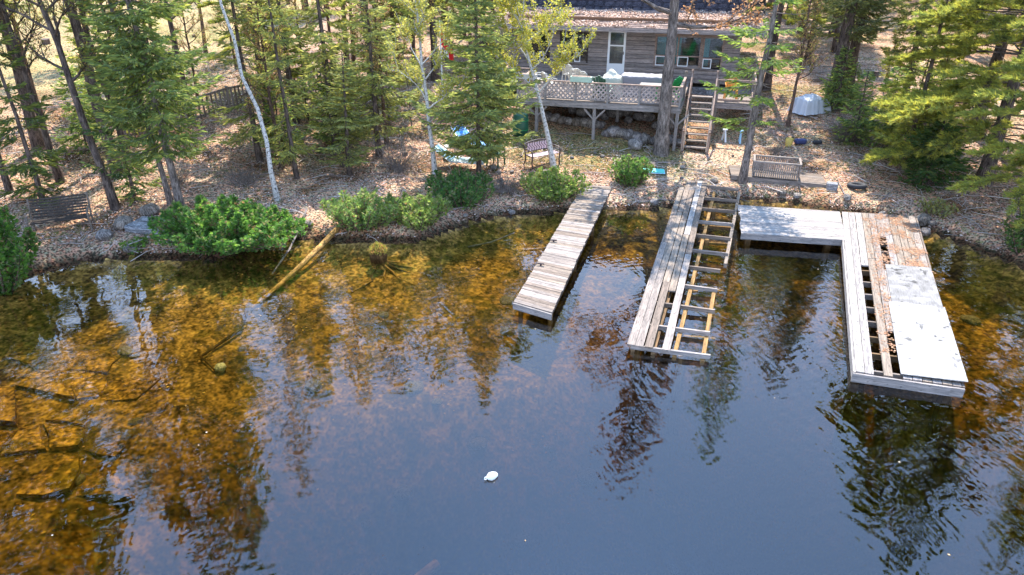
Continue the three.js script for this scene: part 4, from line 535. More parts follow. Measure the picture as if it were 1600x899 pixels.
// a conifer with whorls of drooping, needle-covered boughs
function spruce({ h = 11, r0 = 0.16, start = 1.6, R = 1.7, step = 0.26, per = 5, seed = 1, col = [0.055, 0.095, 0.03], tipCol = [0.14, 0.2, 0.04], tips = 0.3, droop = 0.3, gaps = 0.12, lean = [0, 0], bladeL = 0.2, bladeW = 0.052, fill = 1.15, dead = 0.06, taper = 0.75 }) {
  const r = rngOf(seed), wood = new Geo(), leaf = leafGeo(), at = stemOf(wood, h, r0, r, 0.04, lean);
  for (let y = start; y < h - 0.1; y += step * rr(0.7, 1.25, r)) {
    const f = (y - start) / (h - start), prof = Math.min(1, 0.62 + f * 1.9) * Math.pow(1 - f, taper), n = Math.round(per * rr(0.7, 1.2, r)), a0 = r() * 6.28;
    for (let k = 0; k < n; k++) {
      if (r() < gaps) continue;
      const az = a0 + k / n * 6.28 + rr(-0.35, 0.35, r), L = Math.max(0.15, R * prof * rr(0.5, 1.15, r)), p0 = at(y), pts = [], el0 = lerp(0.05, 0.7, f * f), bare = r() < dead && f < 0.5;
      for (let j = 0; j <= 4; j++) { const q = j / 4; pts.push([p0[0] + Math.cos(az) * L * q, p0[1] + L * q * Math.tan(el0) * 0.7 - droop * L * Math.sin(q * 2.2) * 0.6 + (q > 0.7 ? (q - 0.7) * L * 0.3 : 0), p0[2] + Math.sin(az) * L * q]); }
      wood.tube(pts, pts.map((_, j) => 0.014 * (0.4 + L * 0.6) * (1 - j / 4.6)), 4, null, false);
      if (bare) continue;
      const c = r() < 0.5 ? col : mix3(col, tipCol, 0.25), nt = Math.max(5, Math.round(L * 21 * fill));
      for (let j = 0; j < nt; j++) {
        const q = 0.12 + 0.88 * (j + r()) / nt, m = q * 4, i = Math.min(3, Math.floor(m)), b = mix3(pts[i], pts[i + 1], m - i), bd = norm(sub(pts[i + 1], pts[i])), sd = norm(cross(bd, [0, 1, 0])), s = j % 2 ? 1 : -1;
        const tl = Math.min(0.55, 0.16 + L * 0.32 * (1 - q * 0.75)) * rr(0.6, 1.15, r), td = norm(add(add([bd[0] * 0.75, bd[1] * 0.75 + rr(-0.25, 0.12, r), bd[2] * 0.75], sd, s * rr(0.5, 1, r)), [0, -0.12, 0])), nb = Math.max(2, Math.round(tl / 0.09));
        for (let e = 0; e < nb; e++) { const w = e / nb, base = add(b, td, tl * w), dd = norm(add(add(td, sd, rr(-0.5, 0.5, r)), [rr(-0.2, 0.2, r), rr(-0.35, 0.3, r), rr(-0.2, 0.2, r)])); leaf.blade(base, dd, around(dd, r), bladeL * rr(0.7, 1.25, r), bladeW * rr(0.8, 1.4, r), tint(r() < tips ? tipCol : c, r)); }
      }
    }
  }
  return { wood, leaf };
}
// a white pine: long level boughs ending in soft tufts of long needles
function pine({ h = 14, r0 = 0.25, start = 3, R = 3.2, step = 0.55, per = 4, seed = 1, col = [0.24, 0.28, 0.06], tipCol = [0.5, 0.48, 0.07], tips = 0.35, lean = [0, 0], dense = 1, side = null }) {
  const r = rngOf(seed), wood = new Geo(), leaf = leafGeo(), at = stemOf(wood, h, r0, r, 0.05, lean, 10, 0.04);
  for (let y = start; y < h; y += step * rr(0.7, 1.3, r)) {
    const f = (y - start) / (h - start), n = Math.round(per * rr(0.6, 1.3, r)), a0 = r() * 6.28;
    for (let k = 0; k < n; k++) {
      let az = a0 + k / n * 6.28 + rr(-0.4, 0.4, r); if (side !== null && r() < 0.45) az = side + rr(-0.8, 0.8, r);
      const L = R * Math.min(1, 0.75 + f) * Math.pow(1 - f * 0.88, 0.8) * rr(0.45, 1.1, r), p0 = at(y), pts = [], up = rr(-0.05, 0.22, r) + f * 0.35;
      for (let j = 0; j <= 5; j++) { const q = j / 5; pts.push([p0[0] + Math.cos(az + rr(-0.08, 0.08, r)) * L * q, p0[1] + L * (up * q - 0.22 * q * q) + rr(-0.04, 0.04, r), p0[2] + Math.sin(az + rr(-0.08, 0.08, r)) * L * q]); }
      wood.tube(pts, pts.map((_, j) => 0.02 * (0.4 + L * 0.35) * (1 - j / 5.7)), 5, null, false);
      const nt = Math.round(L * 13 * dense), c = mix3(col, tipCol, r() * 0.4);
      for (let j = 0; j < nt; j++) {
        const q = 0.3 + 0.7 * Math.sqrt((j + r()) / nt), m = q * 5, i = Math.min(4, Math.floor(m)), b = mix3(pts[i], pts[i + 1], m - i), bd = norm(sub(pts[i + 1], pts[i])), sd = norm(cross(bd, [0, 1, 0])), s = r() < 0.5 ? -1 : 1, tl = L * 0.3 * (1.15 - q * 0.6) * rr(0.5, 1.1, r), td = norm(add(add(bd, sd, s * rr(0.4, 1.1, r)), [0, rr(0, 0.35, r), 0]));
        wood.tube([b, add(b, td, tl)], [0.008, 0.004], 3, null, false);
        const nf = Math.max(2, Math.round(tl / 0.1));
        for (let e = 0; e <= nf; e++) { const o = add(b, td, tl * (0.25 + 0.75 * e / nf)), bright = r() < tips; for (let d = 0; d < 10; d++) { const dd = norm(add(td, [rr(-1, 1, r), rr(-0.5, 0.9, r), rr(-1, 1, r)], 0.8)); leaf.needle(o, dd, around(dd, r), rr(0.14, 0.22, r), 0.03, tint(bright ? tipCol : c, r, 0.25)); } }
      }
    }
  }
  return { wood, leaf };
}
// a broad-leaved tree just coming into leaf
function budding({ h = 8, r0 = 0.09, seed = 1, start = 0.3, spread = 0.55, levels = 3, kids = 5, leafCol = [0.3, 0.29, 0.05], second = [0.2, 0.24, 0.05], leaves = 1, size = 0.055, lean = [0, 0], trunkBend = 0.07, up = 0.6, leafLevel = 2 }) {
  const r = rngOf(seed), wood = new Geo(), leaf = leafGeo(), at = stemOf(wood, h, r0, r, trunkBend, lean, 8, 0.012);
  const branch = (p, d, L, rad, lv) => {
    const pts = [p], n = 4; let q = p, dd = d; for (let k = 0; k < n; k++) { dd = norm(add(dd, [rr(-0.28, 0.28, r), rr(-0.12, 0.3, r), rr(-0.28, 0.28, r)])); q = add(q, dd, L / n); pts.push(q); }
    wood.tube(pts, pts.map((_, k) => rad * (1 - k / (n + 0.8))), lv > 1 ? 3 : 5, null, false);
    if (lv >= leafLevel) { const m = Math.round(L * 22 * leaves); for (let k = 0; k < m; k++) { const f = r() * n, i = Math.min(n - 1, Math.floor(f)), b = mix3(pts[i], pts[i + 1], f - i), e = norm([rr(-1, 1, r), rr(-0.8, 0.6, r), rr(-1, 1, r)]); leaf.blade(add(b, e, rr(0.01, 0.07, r)), e, around(e, r), size * rr(0.7, 1.5, r), size * rr(0.45, 0.9, r), tint(r() < 0.6 ? leafCol : second, r)); } }
    if (lv < levels) for (let k = 0; k < kids; k++) { const f = rr(0.8, n, r), i = Math.min(n - 1, Math.floor(f)), b = mix3(pts[i], pts[i + 1], f - i), e = norm(add(sub(pts[i + 1], pts[i]).map((x) => x * n / L * 0.8), [rr(-1, 1, r), rr(-0.3, 0.8, r), rr(-1, 1, r)], 0.9)); branch(b, e, L * rr(0.35, 0.6, r), rad * 0.5, lv + 1); }
  };
  const nb = Math.round(h * (1 - start) * 3); for (let k = 0; k < nb; k++) { const y = h * (start + (1 - start) * (k + r()) / nb), f = (y / h - start) / (1 - start), az = k * 2.4 + rr(-0.5, 0.5, r); branch(at(y), norm([Math.cos(az), up + f * 0.6, Math.sin(az)]), h * spread * 0.5 * (1 - f * 0.7) * rr(0.6, 1.1, r), r0 * 0.38 * (1 - f * 0.6), 1); }
  return { wood, leaf };
}
// a cedar bush: plumes of flat sprays
function cedar({ R = 1.3, h = 1.5, plumes = 16, seed = 1, col = [0.06, 0.17, 0.025], tipCol = [0.15, 0.3, 0.03], spray = 0.1, dense = 1, stretch = 1, tall = 0.35, olive = 0.1 }) {
  const r = rngOf(seed), wood = new Geo(), leaf = leafGeo();
  for (let k = 0; k < plumes; k++) {
    const a = k * 2.4 + rr(-0.3, 0.3, r), q = Math.sqrt((k + 0.5) / plumes), bx = Math.cos(a) * R * q * stretch, bz = Math.sin(a) * R * q, ht = h * (1 - tall * q * q) * rr(0.75, 1.15, r), pr = Math.max(0.22, 0.75 * R / Math.sqrt(plumes)) * rr(0.9, 1.3, r), base = [bx * 0.35, -0.15, bz * 0.35], tip = [bx * 1.05, ht, bz * 1.05], mid = [bx * 0.85, ht * 0.45, bz * 0.85];
    const P = (t) => mix3(mix3(base, mid, t), mix3(mid, tip, t), t); wood.tube([P(0), P(0.33), P(0.66), P(1)], [0.035, 0.026, 0.016, 0.005], 4, null, false);
    const c0 = mix3(col, tipCol, r() * 0.35), n = Math.round(ht * 210 * dense * (pr / 0.35) * rr(0.55, 1.2, r));
    for (let j = 0; j < n; j++) {
      const t = Math.pow(r(), 0.75), o = P(t), az = r() * 6.28, rad = pr * (t > 0.75 ? (1 - t) * 4 * 0.9 + 0.1 : 0.45 + 0.55 * t / 0.75) * Math.sqrt(r()), b = [o[0] + Math.cos(az) * rad, o[1] + rr(-0.08, 0.08, r), o[2] + Math.sin(az) * rad], d = norm([Math.cos(az) * 0.8 + rr(-0.3, 0.3, r), rr(0.05, 1.1, r), Math.sin(az) * 0.8 + rr(-0.3, 0.3, r)]), s = around(d, r), w = r(), c = w < olive ? [0.3, 0.3, 0.12] : w < olive + 0.05 ? [0.3, 0.18, 0.08] : w < olive + 0.33 ? tipCol : c0;
      for (let e = -2; e <= 2; e++) { const dd = norm(add(d, s, e * 0.38)); leaf.blade(add(b, d, Math.abs(e) * -0.01), dd, norm(cross(dd, cross(d, s))), spray * rr(0.7, 1.2, r) * (1 - Math.abs(e) * 0.12), spray * 0.24, tint(c, r)); }
    }
  }
  return { wood, leaf };
}
function grow(name, label, pos, made, bark, turn = 0, group, category = 'tree', parts = ['trunk', 'crown']) {
  const t = thing(name, label, category, pos, turn, group); part(t, parts[0], made.wg ??= made.wood.build(), bark); if (!made.leaf.empty) part(t, parts[1], made.lg ??= made.leaf.build(), M.leaf); return t;
}
const SP = { col: [0.18, 0.21, 0.06], tipCol: [0.32, 0.36, 0.08] };
// spruces and firs that stand out
grow('spruce_tree', 'slender spruce in front of the deck beside the loungers', onGround(-1.2, -24.05), spruce({ ...SP, h: 9.2, taper: 1.15, r0: 0.085, start: 1.0, R: 2.7, step: 0.25, per: 6, seed: 11, gaps: 0.18, droop: 0.18, col: [0.19, 0.24, 0.07], tipCol: [0.38, 0.4, 0.1], tips: 0.4, fill: 1.15 }), M.darkBark);
grow('spruce_tree', 'full green spruce with bare lower trunk behind the big cedar shrub', onGround(-10.45, -20.4), spruce({ ...SP, h: 15, r0: 0.12, start: 1.9, R: 2.1, step: 0.24, per: 6, seed: 12, gaps: 0.28, lean: [-0.02, 0], col: [0.16, 0.22, 0.055], tipCol: [0.36, 0.4, 0.08] }), M.bark);
grow('spruce_tree', 'second spruce trunk close behind the full green spruce', onGround(-11.0, -20.9), spruce({ ...SP, h: 9.5, r0: 0.09, start: 3, R: 1.4, step: 0.4, per: 4, seed: 13, lean: [-0.05, 0] }), M.bark);
grow('hemlock_tree', 'thin hemlock with layered branches leaning right by the slatted crate', onGround(8.35, -23.86), spruce({ h: 12, r0: 0.135, start: 2.0, R: 2.2, step: 0.42, per: 4, seed: 14, lean: [0.035, 0.0], droop: 0.15, col: [0.16, 0.24, 0.05], tipCol: [0.34, 0.42, 0.07], dead: 0.4, fill: 0.95, gaps: 0.12 }), M.bark);
grow('oak_tree', 'tall straight tree with bare thick trunk and rusty leaves in front of the stairs', onGround(5.88, -26.46), budding({ h: 15, r0: 0.27, seed: 15, start: 0.32, spread: 0.42, leafCol: [0.5, 0.24, 0.1], second: [0.55, 0.33, 0.18], leaves: 0.9, size: 0.1, up: -0.08, trunkBend: 0.03, kids: 5 }), M.bark);
// pines on the right
grow('pine_tree', 'yellow-green white pine with feathery branches over the bank at the right', onGround(16.2, -22.6), pine({ h: 14, r0: 0.24, start: 1.6, R: 4.4, step: 0.42, per: 5, seed: 16, side: Math.PI, tips: 0.5 }), M.darkBark);
grow('pine_tree', 'white pine at the right edge above the dark water', onGround(15.0, -18.6), pine({ h: 13, r0: 0.2, start: 1.3, R: 2.5, step: 0.45, per: 5, seed: 17, tips: 0.4, side: 2.6 }), M.darkBark);
grow('pine_tree', 'bushy young white pine left of the feathery pine', onGround(14.4, -24.4), pine({ h: 6.5, r0: 0.1, start: 0.9, R: 2.0, step: 0.35, per: 5, seed: 18, tips: 0.45 }), M.darkBark);
grow('pine_tree', 'tall white pine behind the feathery pine at the upper right', onGround(18.4, -27), pine({ h: 15, r0: 0.25, start: 3, R: 3.4, step: 0.55, per: 5, seed: 19, tips: 0.5 }), M.darkBark);
grow('cedar_tree', 'thick dark cedar trunk with ragged crown right of the white tarp', onGround(14.2, -30.8), spruce({ h: 12, r0: 0.32, start: 3.2, R: 2.0, step: 0.32, per: 5, seed: 20, col: [0.12, 0.14, 0.045], tipCol: [0.24, 0.25, 0.07], dead: 0.25 }), M.darkBark); grow('cedar_tree', 'dark cedar standing behind the thick cedar trunk', onGround(15.6, -32.6), spruce({ h: 11, r0: 0.26, start: 2.4, R: 2.1, step: 0.3, per: 5, seed: 21, col: [0.12, 0.14, 0.045], tipCol: [0.24, 0.25, 0.07], dead: 0.25 }), M.darkBark);
grow('cedar_tree', 'low cedar thicket tree beneath the feathery pine', onGround(14.5, -22.9), spruce({ h: 2.6, r0: 0.05, start: 0.2, R: 1.4, step: 0.16, per: 6, seed: 22, col: [0.06, 0.13, 0.03], tipCol: [0.16, 0.22, 0.04], droop: 0.1 }), M.darkBark);
// birches
grow('birch_tree', 'white birch leaning left over the big cedar shrub', onGround(-7.72, -21.45), budding({ h: 11, r0: 0.085, seed: 31, start: 0.55, spread: 0.3, lean: [-0.11, 0.01], leaves: 1.1, trunkBend: 0.17 }), M.birch);
grow('birch_tree', 'forked young birch with yellow buds left of the slender spruce', onGround(-2.77, -23.9), budding({ h: 7.5, r0: 0.09, seed: 32, start: 0.28, spread: 0.5, leaves: 2.2, size: 0.075, kids: 5, up: 0.9, lean: [-0.04, 0], leafCol: [0.5, 0.45, 0.09], second: [0.4, 0.4, 0.09] }), M.birch);
grow('birch_tree', 'crooked birch with yellow leaves beside the iron bench', onGround(1.62, -24.68), budding({ h: 6.2, r0: 0.105, seed: 33, start: 0.4, spread: 0.8, lean: [-0.26, -0.02], leaves: 2.6, size: 0.075, up: 0.9, kids: 6, leafCol: [0.52, 0.46, 0.06], second: [0.38, 0.38, 0.07] }), M.birch);
// spruces of the thicket between the birches
const thick = [[-7.6, -23.3, 8, 1.4, 'thin grey spruce right of the leaning birch'], [-6.7, -25.5, 10, 1.8, 'dark spruce in the middle of the thicket'], [-5.0, -25.2, 6.5, 1.9, 'shaggy spruce with many dead twigs left of the forked birch'], [-9.3, -24.6, 8.5, 1.8, 'spruce overhanging the left fence'], [-8.9, -28.2, 10, 2.0, 'olive spruce beyond the picket fence'], [-5.8, -23.6, 4.2, 1.5, 'low drooping spruce at the front of the thicket']];
const thickKinds = [0, 1, 2].map((k) => spruce({ h: 9, r0: 0.11, start: 1.2, R: 1.9, step: 0.36, per: 5, seed: 40 + k, col: k === 1 ? [0.28, 0.28, 0.08] : [0.22, 0.25, 0.07], tipCol: [0.46, 0.45, 0.1], tips: 0.4, dead: 0.4, gaps: 0.22, droop: 0.36 }));
thick.forEach(([x, z, h, R, l], k) => grow('spruce_tree', l, onGround(x, z), thickKinds[k % 3], M.darkBark, rr(0, 6)).scale.set(R / 1.9 * 1.05, h / 9, R / 1.9 * 1.05));
for (const o of scene.children) if (/^spruce_tree/.test(o.name)) { o.rotation.x = rr(-0.035, 0.035); o.rotation.z = rr(-0.05, 0.05); }
// leaning trunks on the left
const leaners = [[-12.57, -20.5, 12, -0.07, 'dark slender tree leaning left behind the slatted bench', 0.13], [-15.3, -22.3, 10, -0.02, 'dark tree at the left edge above the slatted bench', 0.12], [-14.2, -24.6, 11, -0.05, 'tree with forked dark trunk left of the picket fence', 0.12], [-16.3, -21.2, 9, 0.0, 'thin dark tree farthest left', 0.1], [-12.9, -27.6, 11, -0.06, 'budding tree behind the fence corner', 0.12]];
leaners.forEach(([x, z, h, lean, l, q], k) => grow('maple_tree', l, onGround(x, z), budding({ h, r0: q, seed: 60 + k, start: 0.32, spread: 0.34, lean: [lean, 0], leaves: 0.8, leafCol: [0.3, 0.31, 0.06], second: [0.32, 0.2, 0.05], trunkBend: 0.09 }), M.darkBark));
grow('spruce_tree', 'young open spruce above the left end of the bench', onGround(-14.9, -20.6), spruce({ ...SP, h: 6.5, r0: 0.08, start: 0.5, R: 1.5, step: 0.3, per: 5, seed: 70, col: [0.09, 0.13, 0.03], tipCol: [0.24, 0.28, 0.05], gaps: 0.3 }), M.darkBark); grow('spruce_tree', 'small sparse fir between bench and full green spruce', onGround(-12.2, -21.0), spruce({ ...SP, h: 4.8, r0: 0.06, start: 0.4, R: 1.15, step: 0.3, per: 5, seed: 71, col: [0.07, 0.13, 0.035], gaps: 0.3 }), M.darkBark);
{ const tall = pine({ h: 18, r0: 0.2, start: 6.6, R: 3.4, seed: 72, per: 6, step: 0.5 }); [[-17.6, -19.6, 'tall pine on the left bank beyond the slatted bench', 1], [-13.7, -23.0, 'tall pine with bare trunk behind the slatted bench', 0.95], [-20.5, -22.5, 'tall pine farther left than the slatted bench', 1.05]].forEach(([x, z, l, s], k) => grow('pine_tree', l, onGround(x, z), tall, M.darkBark, k * 2).scale.setScalar(s)); } grow('spruce_tree', 'tall spruce behind the slatted bench', onGround(-17.2, -24.5), spruce({ ...SP, h: 15, r0: 0.2, start: 5, R: 2.1, step: 0.36, per: 5, seed: 73 }), M.darkBark);
// background wood: a few kinds, copied
const kinds = [
  ['spruce_tree', spruce({ ...SP, h: 13, r0: 0.19, start: 1.8, R: 2.2, step: 0.4, per: 5, seed: 90, tips: 0.35, dead: 0.15, col: [0.17, 0.2, 0.06], tipCol: [0.42, 0.42, 0.1], bladeL: 0.2, bladeW: 0.05, fill: 1.2 }), M.darkBark, 'dark spruce'],
  ['pine_tree', pine({ h: 15, r0: 0.22, start: 4, R: 3, step: 0.7, per: 4, seed: 91, dense: 0.9, tips: 0.5 }), M.darkBark, 'white pine'],
  ['maple_tree', budding({ h: 12, r0: 0.15, seed: 92, start: 0.22, spread: 0.42, leaves: 1.1, size: 0.08, leafCol: [0.36, 0.34, 0.07] }), M.darkBark, 'budding yellow-green tree'],
  ['maple_tree', budding({ h: 11, r0: 0.13, seed: 93, start: 0.25, spread: 0.4, leaves: 0.7, size: 0.08, leafCol: [0.4, 0.24, 0.1], second: [0.34, 0.32, 0.06] }), M.redBark, 'tree with rust and yellow buds'],
];
const first = new Map(), r9 = rngOf(909);
function backTree(k, x, z, s) {
  const [name, made, bark, base] = kinds[k], label = base + (x < -9 ? ' beyond the picket fence' : x < 3 ? ' in the wood behind the thicket' : x < 12 ? ' in the wood behind the cottage' : ' in the wood at the upper right'), group = label + ' (all alike)';
  if (!first.has(k)) { first.set(k, grow(name, label, onGround(x, z), made, bark, r9() * 6, group)); first.get(k).scale.setScalar(s); } else dup(first.get(k), onGround(x, z), r9() * 6, label, group, s).rotation.z = rr(-0.07, 0.07, r9);
}
for (let k = 0; k < 150; k++) {
  const f = k / 150, z = -33 - 42 * Math.pow(r9(), 0.9), x = rr(-0.82, 0.82, r9) * (-z + 6), sx = (x - 6.52) * SC + (z + 26.76) * SS, sz = -(x - 6.52) * SS + (z + 26.76) * SC;
  if (sx > -11 && sx < 5 && sz > -20) continue;
  if (x < -9 && r9() < 0.6) continue;
  backTree(x < -9 ? (r9() < 0.12 ? 0 : r9() < 0.6 ? 2 : 3) : x > 10 ? (r9() < 0.45 ? 1 : r9() < 0.5 ? 0 : 2) : r9() < 0.34 ? 0 : r9() < 0.15 ? 1 : r9() < 0.6 ? 2 : 3, x, z, rr(0.75, 1.2, r9));
}
for (let k = 0; k < 34; k++) backTree(r9() < 0.6 ? 2 : 3, rr(-20, -1.5, r9), rr(-46, -29.5, r9), rr(0.5, 0.9, r9));
for (const [k, x, z, s] of [[2, -6.2, -24.4, 0.6], [3, -8.4, -24.2, 0.62], [2, -4.1, -25.6, 0.55], [2, -6, -28.5, 0.75], [2, -8.6, -26, 0.62], [3, -4.9, -26.4, 0.65], [2, -7.2, -30, 0.7], [1, -6.2, -31, 0.8], [1, -9.8, -27.5, 0.7], [3, -4.6, -33.5, 0.8], [2, -2.2, -29.2, 0.6], [0, -11.5, -33, 0.9], [0, -5.5, -34, 0.85], [1, 12.2, -33.5, 0.8], [3, 11.8, -29.2, 0.6], [0, 17.5, -31, 0.8], [2, 18, -35, 0.9], [1, 19.5, -24, 0.9], [2, -16, -29.5, 0.9], [3, -18.5, -27, 0.9], [0, -21, -24, 1.1], [0, 20, -20, 1.1], [1, 18.5, -15.8, 1.0], [0, -19.5, -16.5, 1.1]]) backTree(k, x, z, s);
// young growth under the trees: three kinds, copied
{
  const young = [['fir_sapling', spruce({ h: 3, r0: 0.035, start: 0.25, R: 1.15, step: 0.17, per: 5, seed: 120, col: [0.13, 0.2, 0.05], tipCol: [0.34, 0.4, 0.08], tips: 0.4, gaps: 0.2 }), M.darkBark, 'bushy fir sapling'], ['hemlock_sapling', spruce({ h: 4.5, r0: 0.045, start: 0.4, R: 1.5, step: 0.28, per: 4, seed: 121, col: [0.22, 0.27, 0.06], tipCol: [0.45, 0.46, 0.09], tips: 0.5, droop: 0.1, gaps: 0.2 }), M.darkBark, 'yellow-green open hemlock sapling'], ['maple_sapling', budding({ h: 3.6, r0: 0.03, seed: 122, start: 0.12, spread: 0.55, leaves: 2.6, size: 0.06, leafCol: [0.45, 0.42, 0.09], second: [0.34, 0.37, 0.08] }), M.twig, 'leafing maple sapling']], had = new Map(), r = rngOf(321);
  const zones = [[10, -10, -3.4, -30, -23.2, ' in the thicket left of the forked birch'], [9, 12.4, 18.5, -32, -22.6, ' under the trees at the right'], [6, -18, -11.8, -29, -21.6, ' on the slope behind the slatted bench'], [4, -2.4, 0, -33, -28.6, ' left of the cottage deck']];
  for (const [n, x0, x1, z0, z1, where] of zones) for (let k = 0; k < n; k++) { const x = rr(x0, x1, r), z = rr(z0, z1, r), j = Math.floor(r() * 3), [name, made, bark, label] = young[j], s = rr(0.55, 1.1, r), l = label + where; if (!had.has(j)) { const t = grow(name, l, onGround(x, z), made, bark, r() * 6, l + ' (all alike)'); t.scale.setScalar(s); had.set(j, t); } else dup(had.get(j), onGround(x, z), r() * 6, l, l + ' (all alike)', s); }
}
// shrubs along the water
const bush = (label, x, z, o, y = 0) => grow('cedar_shrub', label, onGround(x, z, y), cedar(o), M.redBark, o.turn ?? 0, undefined, 'shrub', ['stems', 'foliage']);
bush('broad dense green cedar shrub hanging over the dark water', -8.35, -18.55, { R: 1.5, h: 1.2, plumes: 64, seed: 101, stretch: 1.65, turn: -0.12, tall: 0.65, dense: 2.9, spray: 0.11, col: [0.075, 0.2, 0.03], tipCol: [0.2, 0.36, 0.05] });
bush('green cedar shrub at the left edge of the water', -13.45, -15.95, { R: 1.2, h: 2.0, plumes: 24, seed: 102, dense: 2.2, col: [0.08, 0.18, 0.02] });
bush('pale green juniper shrub right of the fallen log', -4.65, -19.75, { R: 0.95, h: 0.95, plumes: 30, seed: 103, stretch: 1.3, dense: 1.4, col: [0.13, 0.24, 0.05], tipCol: [0.34, 0.42, 0.1], olive: 0.15 });
bush('yellow-green juniper shrub left of the dark shrub', -2.95, -19.9, { R: 0.85, h: 0.8, plumes: 28, seed: 104, stretch: 1.25, dense: 1.4, col: [0.18, 0.28, 0.05], tipCol: [0.38, 0.44, 0.09], olive: 0.15 });
bush('dark green shrub below the forked birch', -1.7, -21.6, { R: 0.95, h: 1.05, plumes: 28, seed: 105, stretch: 1.25, dense: 1.3, col: [0.06, 0.15, 0.03], tipCol: [0.14, 0.26, 0.05] });
bush('light green shrub left of the narrow dock', 1.35, -22.35, { R: 0.95, h: 0.85, plumes: 30, seed: 106, stretch: 1.3, dense: 1.4, col: [0.15, 0.26, 0.04], tipCol: [0.38, 0.44, 0.09], olive: 0.15 });
bush('rounded green shrub between the narrow and broken docks', 4.25, -23.5, { R: 0.75, h: 0.95, plumes: 20, dense: 1.3, seed: 107, col: [0.09, 0.19, 0.03], tipCol: [0.2, 0.32, 0.06] });
bush('low green shrub at the right end of the bank', 14.6, -17.9, { R: 0.8, h: 0.9, plumes: 12, seed: 108, col: [0.07, 0.15, 0.03], tipCol: [0.2, 0.26, 0.05] }); bush('yellowing low shrub behind the wide dock corner', 13.5, -20.6, { R: 0.5, h: 0.45, plumes: 9, seed: 109, col: [0.2, 0.2, 0.05], tipCol: [0.34, 0.32, 0.08], olive: 0.4 }); bush('tiny green shrub at the water edge left of the broad cedar', -10.9, -18.15, { R: 0.3, h: 0.32, plumes: 6, seed: 110, col: [0.12, 0.2, 0.03] }); bush('small mossy shrub at the foot of the thin pole', -6.6, -19.5, { R: 0.35, h: 0.35, plumes: 7, seed: 111, col: [0.16, 0.19, 0.03], olive: 0.4 });
// bare twiggy bushes
function twigs(seed, R, h, n) { const r = rngOf(seed), wood = new Geo(); for (let k = 0; k < n; k++) { const a = r() * 6.28, L = h * rr(0.5, 1.1, r); let p = [rr(-0.3, 0.3, r) * R, -0.05, rr(-0.3, 0.3, r) * R], d = norm([Math.cos(a) * 0.8, rr(0.4, 1.4, r), Math.sin(a) * 0.8]); const pts = [p]; for (let j = 0; j < 4; j++) { d = norm(add(d, [rr(-0.4, 0.4, r), rr(-0.3, 0.25, r), rr(-0.4, 0.4, r)])); p = add(p, d, L / 4); pts.push(p); if (j && r() < 0.7) { const e = norm(add(d, [rr(-1, 1, r), rr(-0.3, 0.6, r), rr(-1, 1, r)])); wood.tube([p, add(p, e, L * 0.3)], [0.005, 0.003], 3, null, false); } } wood.tube(pts, [0.011, 0.009, 0.007, 0.005, 0.003], 3, null, false); } return wood; }
for (const [x, z, R, h, n, l] of [[-0.2, -22.6, 0.8, 0.7, 90, 'bare grey twiggy bush between two green shrubs'], [-4.2, -24.2, 1.0, 1.5, 110, 'leafless tangle of twigs left of the forked birch'], [-13.9, -19.8, 1.0, 0.7, 90, 'dry brush heap left of the slatted bench'], [13.6, -27.5, 1.4, 1.3, 150, 'grey tangle of dead branches under the thick cedar'], [15.6, -26.0, 1.4, 1.6, 130, 'dead branches at the foot of the feathery pine'], [-9.2, -22.6, 1.0, 0.8, 80, 'dry brush behind the leaning birch'], [-11.6, -22.5, 1.2, 0.9, 90, 'dry twigs behind the two spruce trunks'], [10.4, -26.4, 0.5, 0.6, 30, 'few bare twigs behind the slatted crate']]) { const m = solo('twig_bush', twigs(Math.round(x * 10 + 500), R, h, n), M.twig, l, 'bush'); m.position.set(...onGround(x, z)); }
for (const [x, z, a, L, l] of [[11.45, -22.4, 1.4, 1.2, 'white stick standing askew behind the wide dock'], [12.5, -21.9, 0.8, 0.9, 'short pale stick lying behind the wide dock'], [-1.35, -19.3, 0.3, 1.5, 'pale branch trailing into the water from the bank'], [4.3, -22.1, 0.15, 1.5, 'driftwood branch along the bank right of the narrow dock']]) { const g = onGround(x, z), pts = [add(g, [0, 0.02, 0]), add(g, [Math.cos(a) * L * 0.5, 0.09, -Math.sin(a) * L * 0.5]), add(onGround(x + Math.cos(a) * L, z - Math.sin(a) * L), [0, 0.06, 0])]; pts[2][1] = Math.max(pts[2][1], 0.02); solo('dry_branch', new Geo().tube(pts, [0.03, 0.025, 0.012], 6), M.twig, l, 'branch'); }
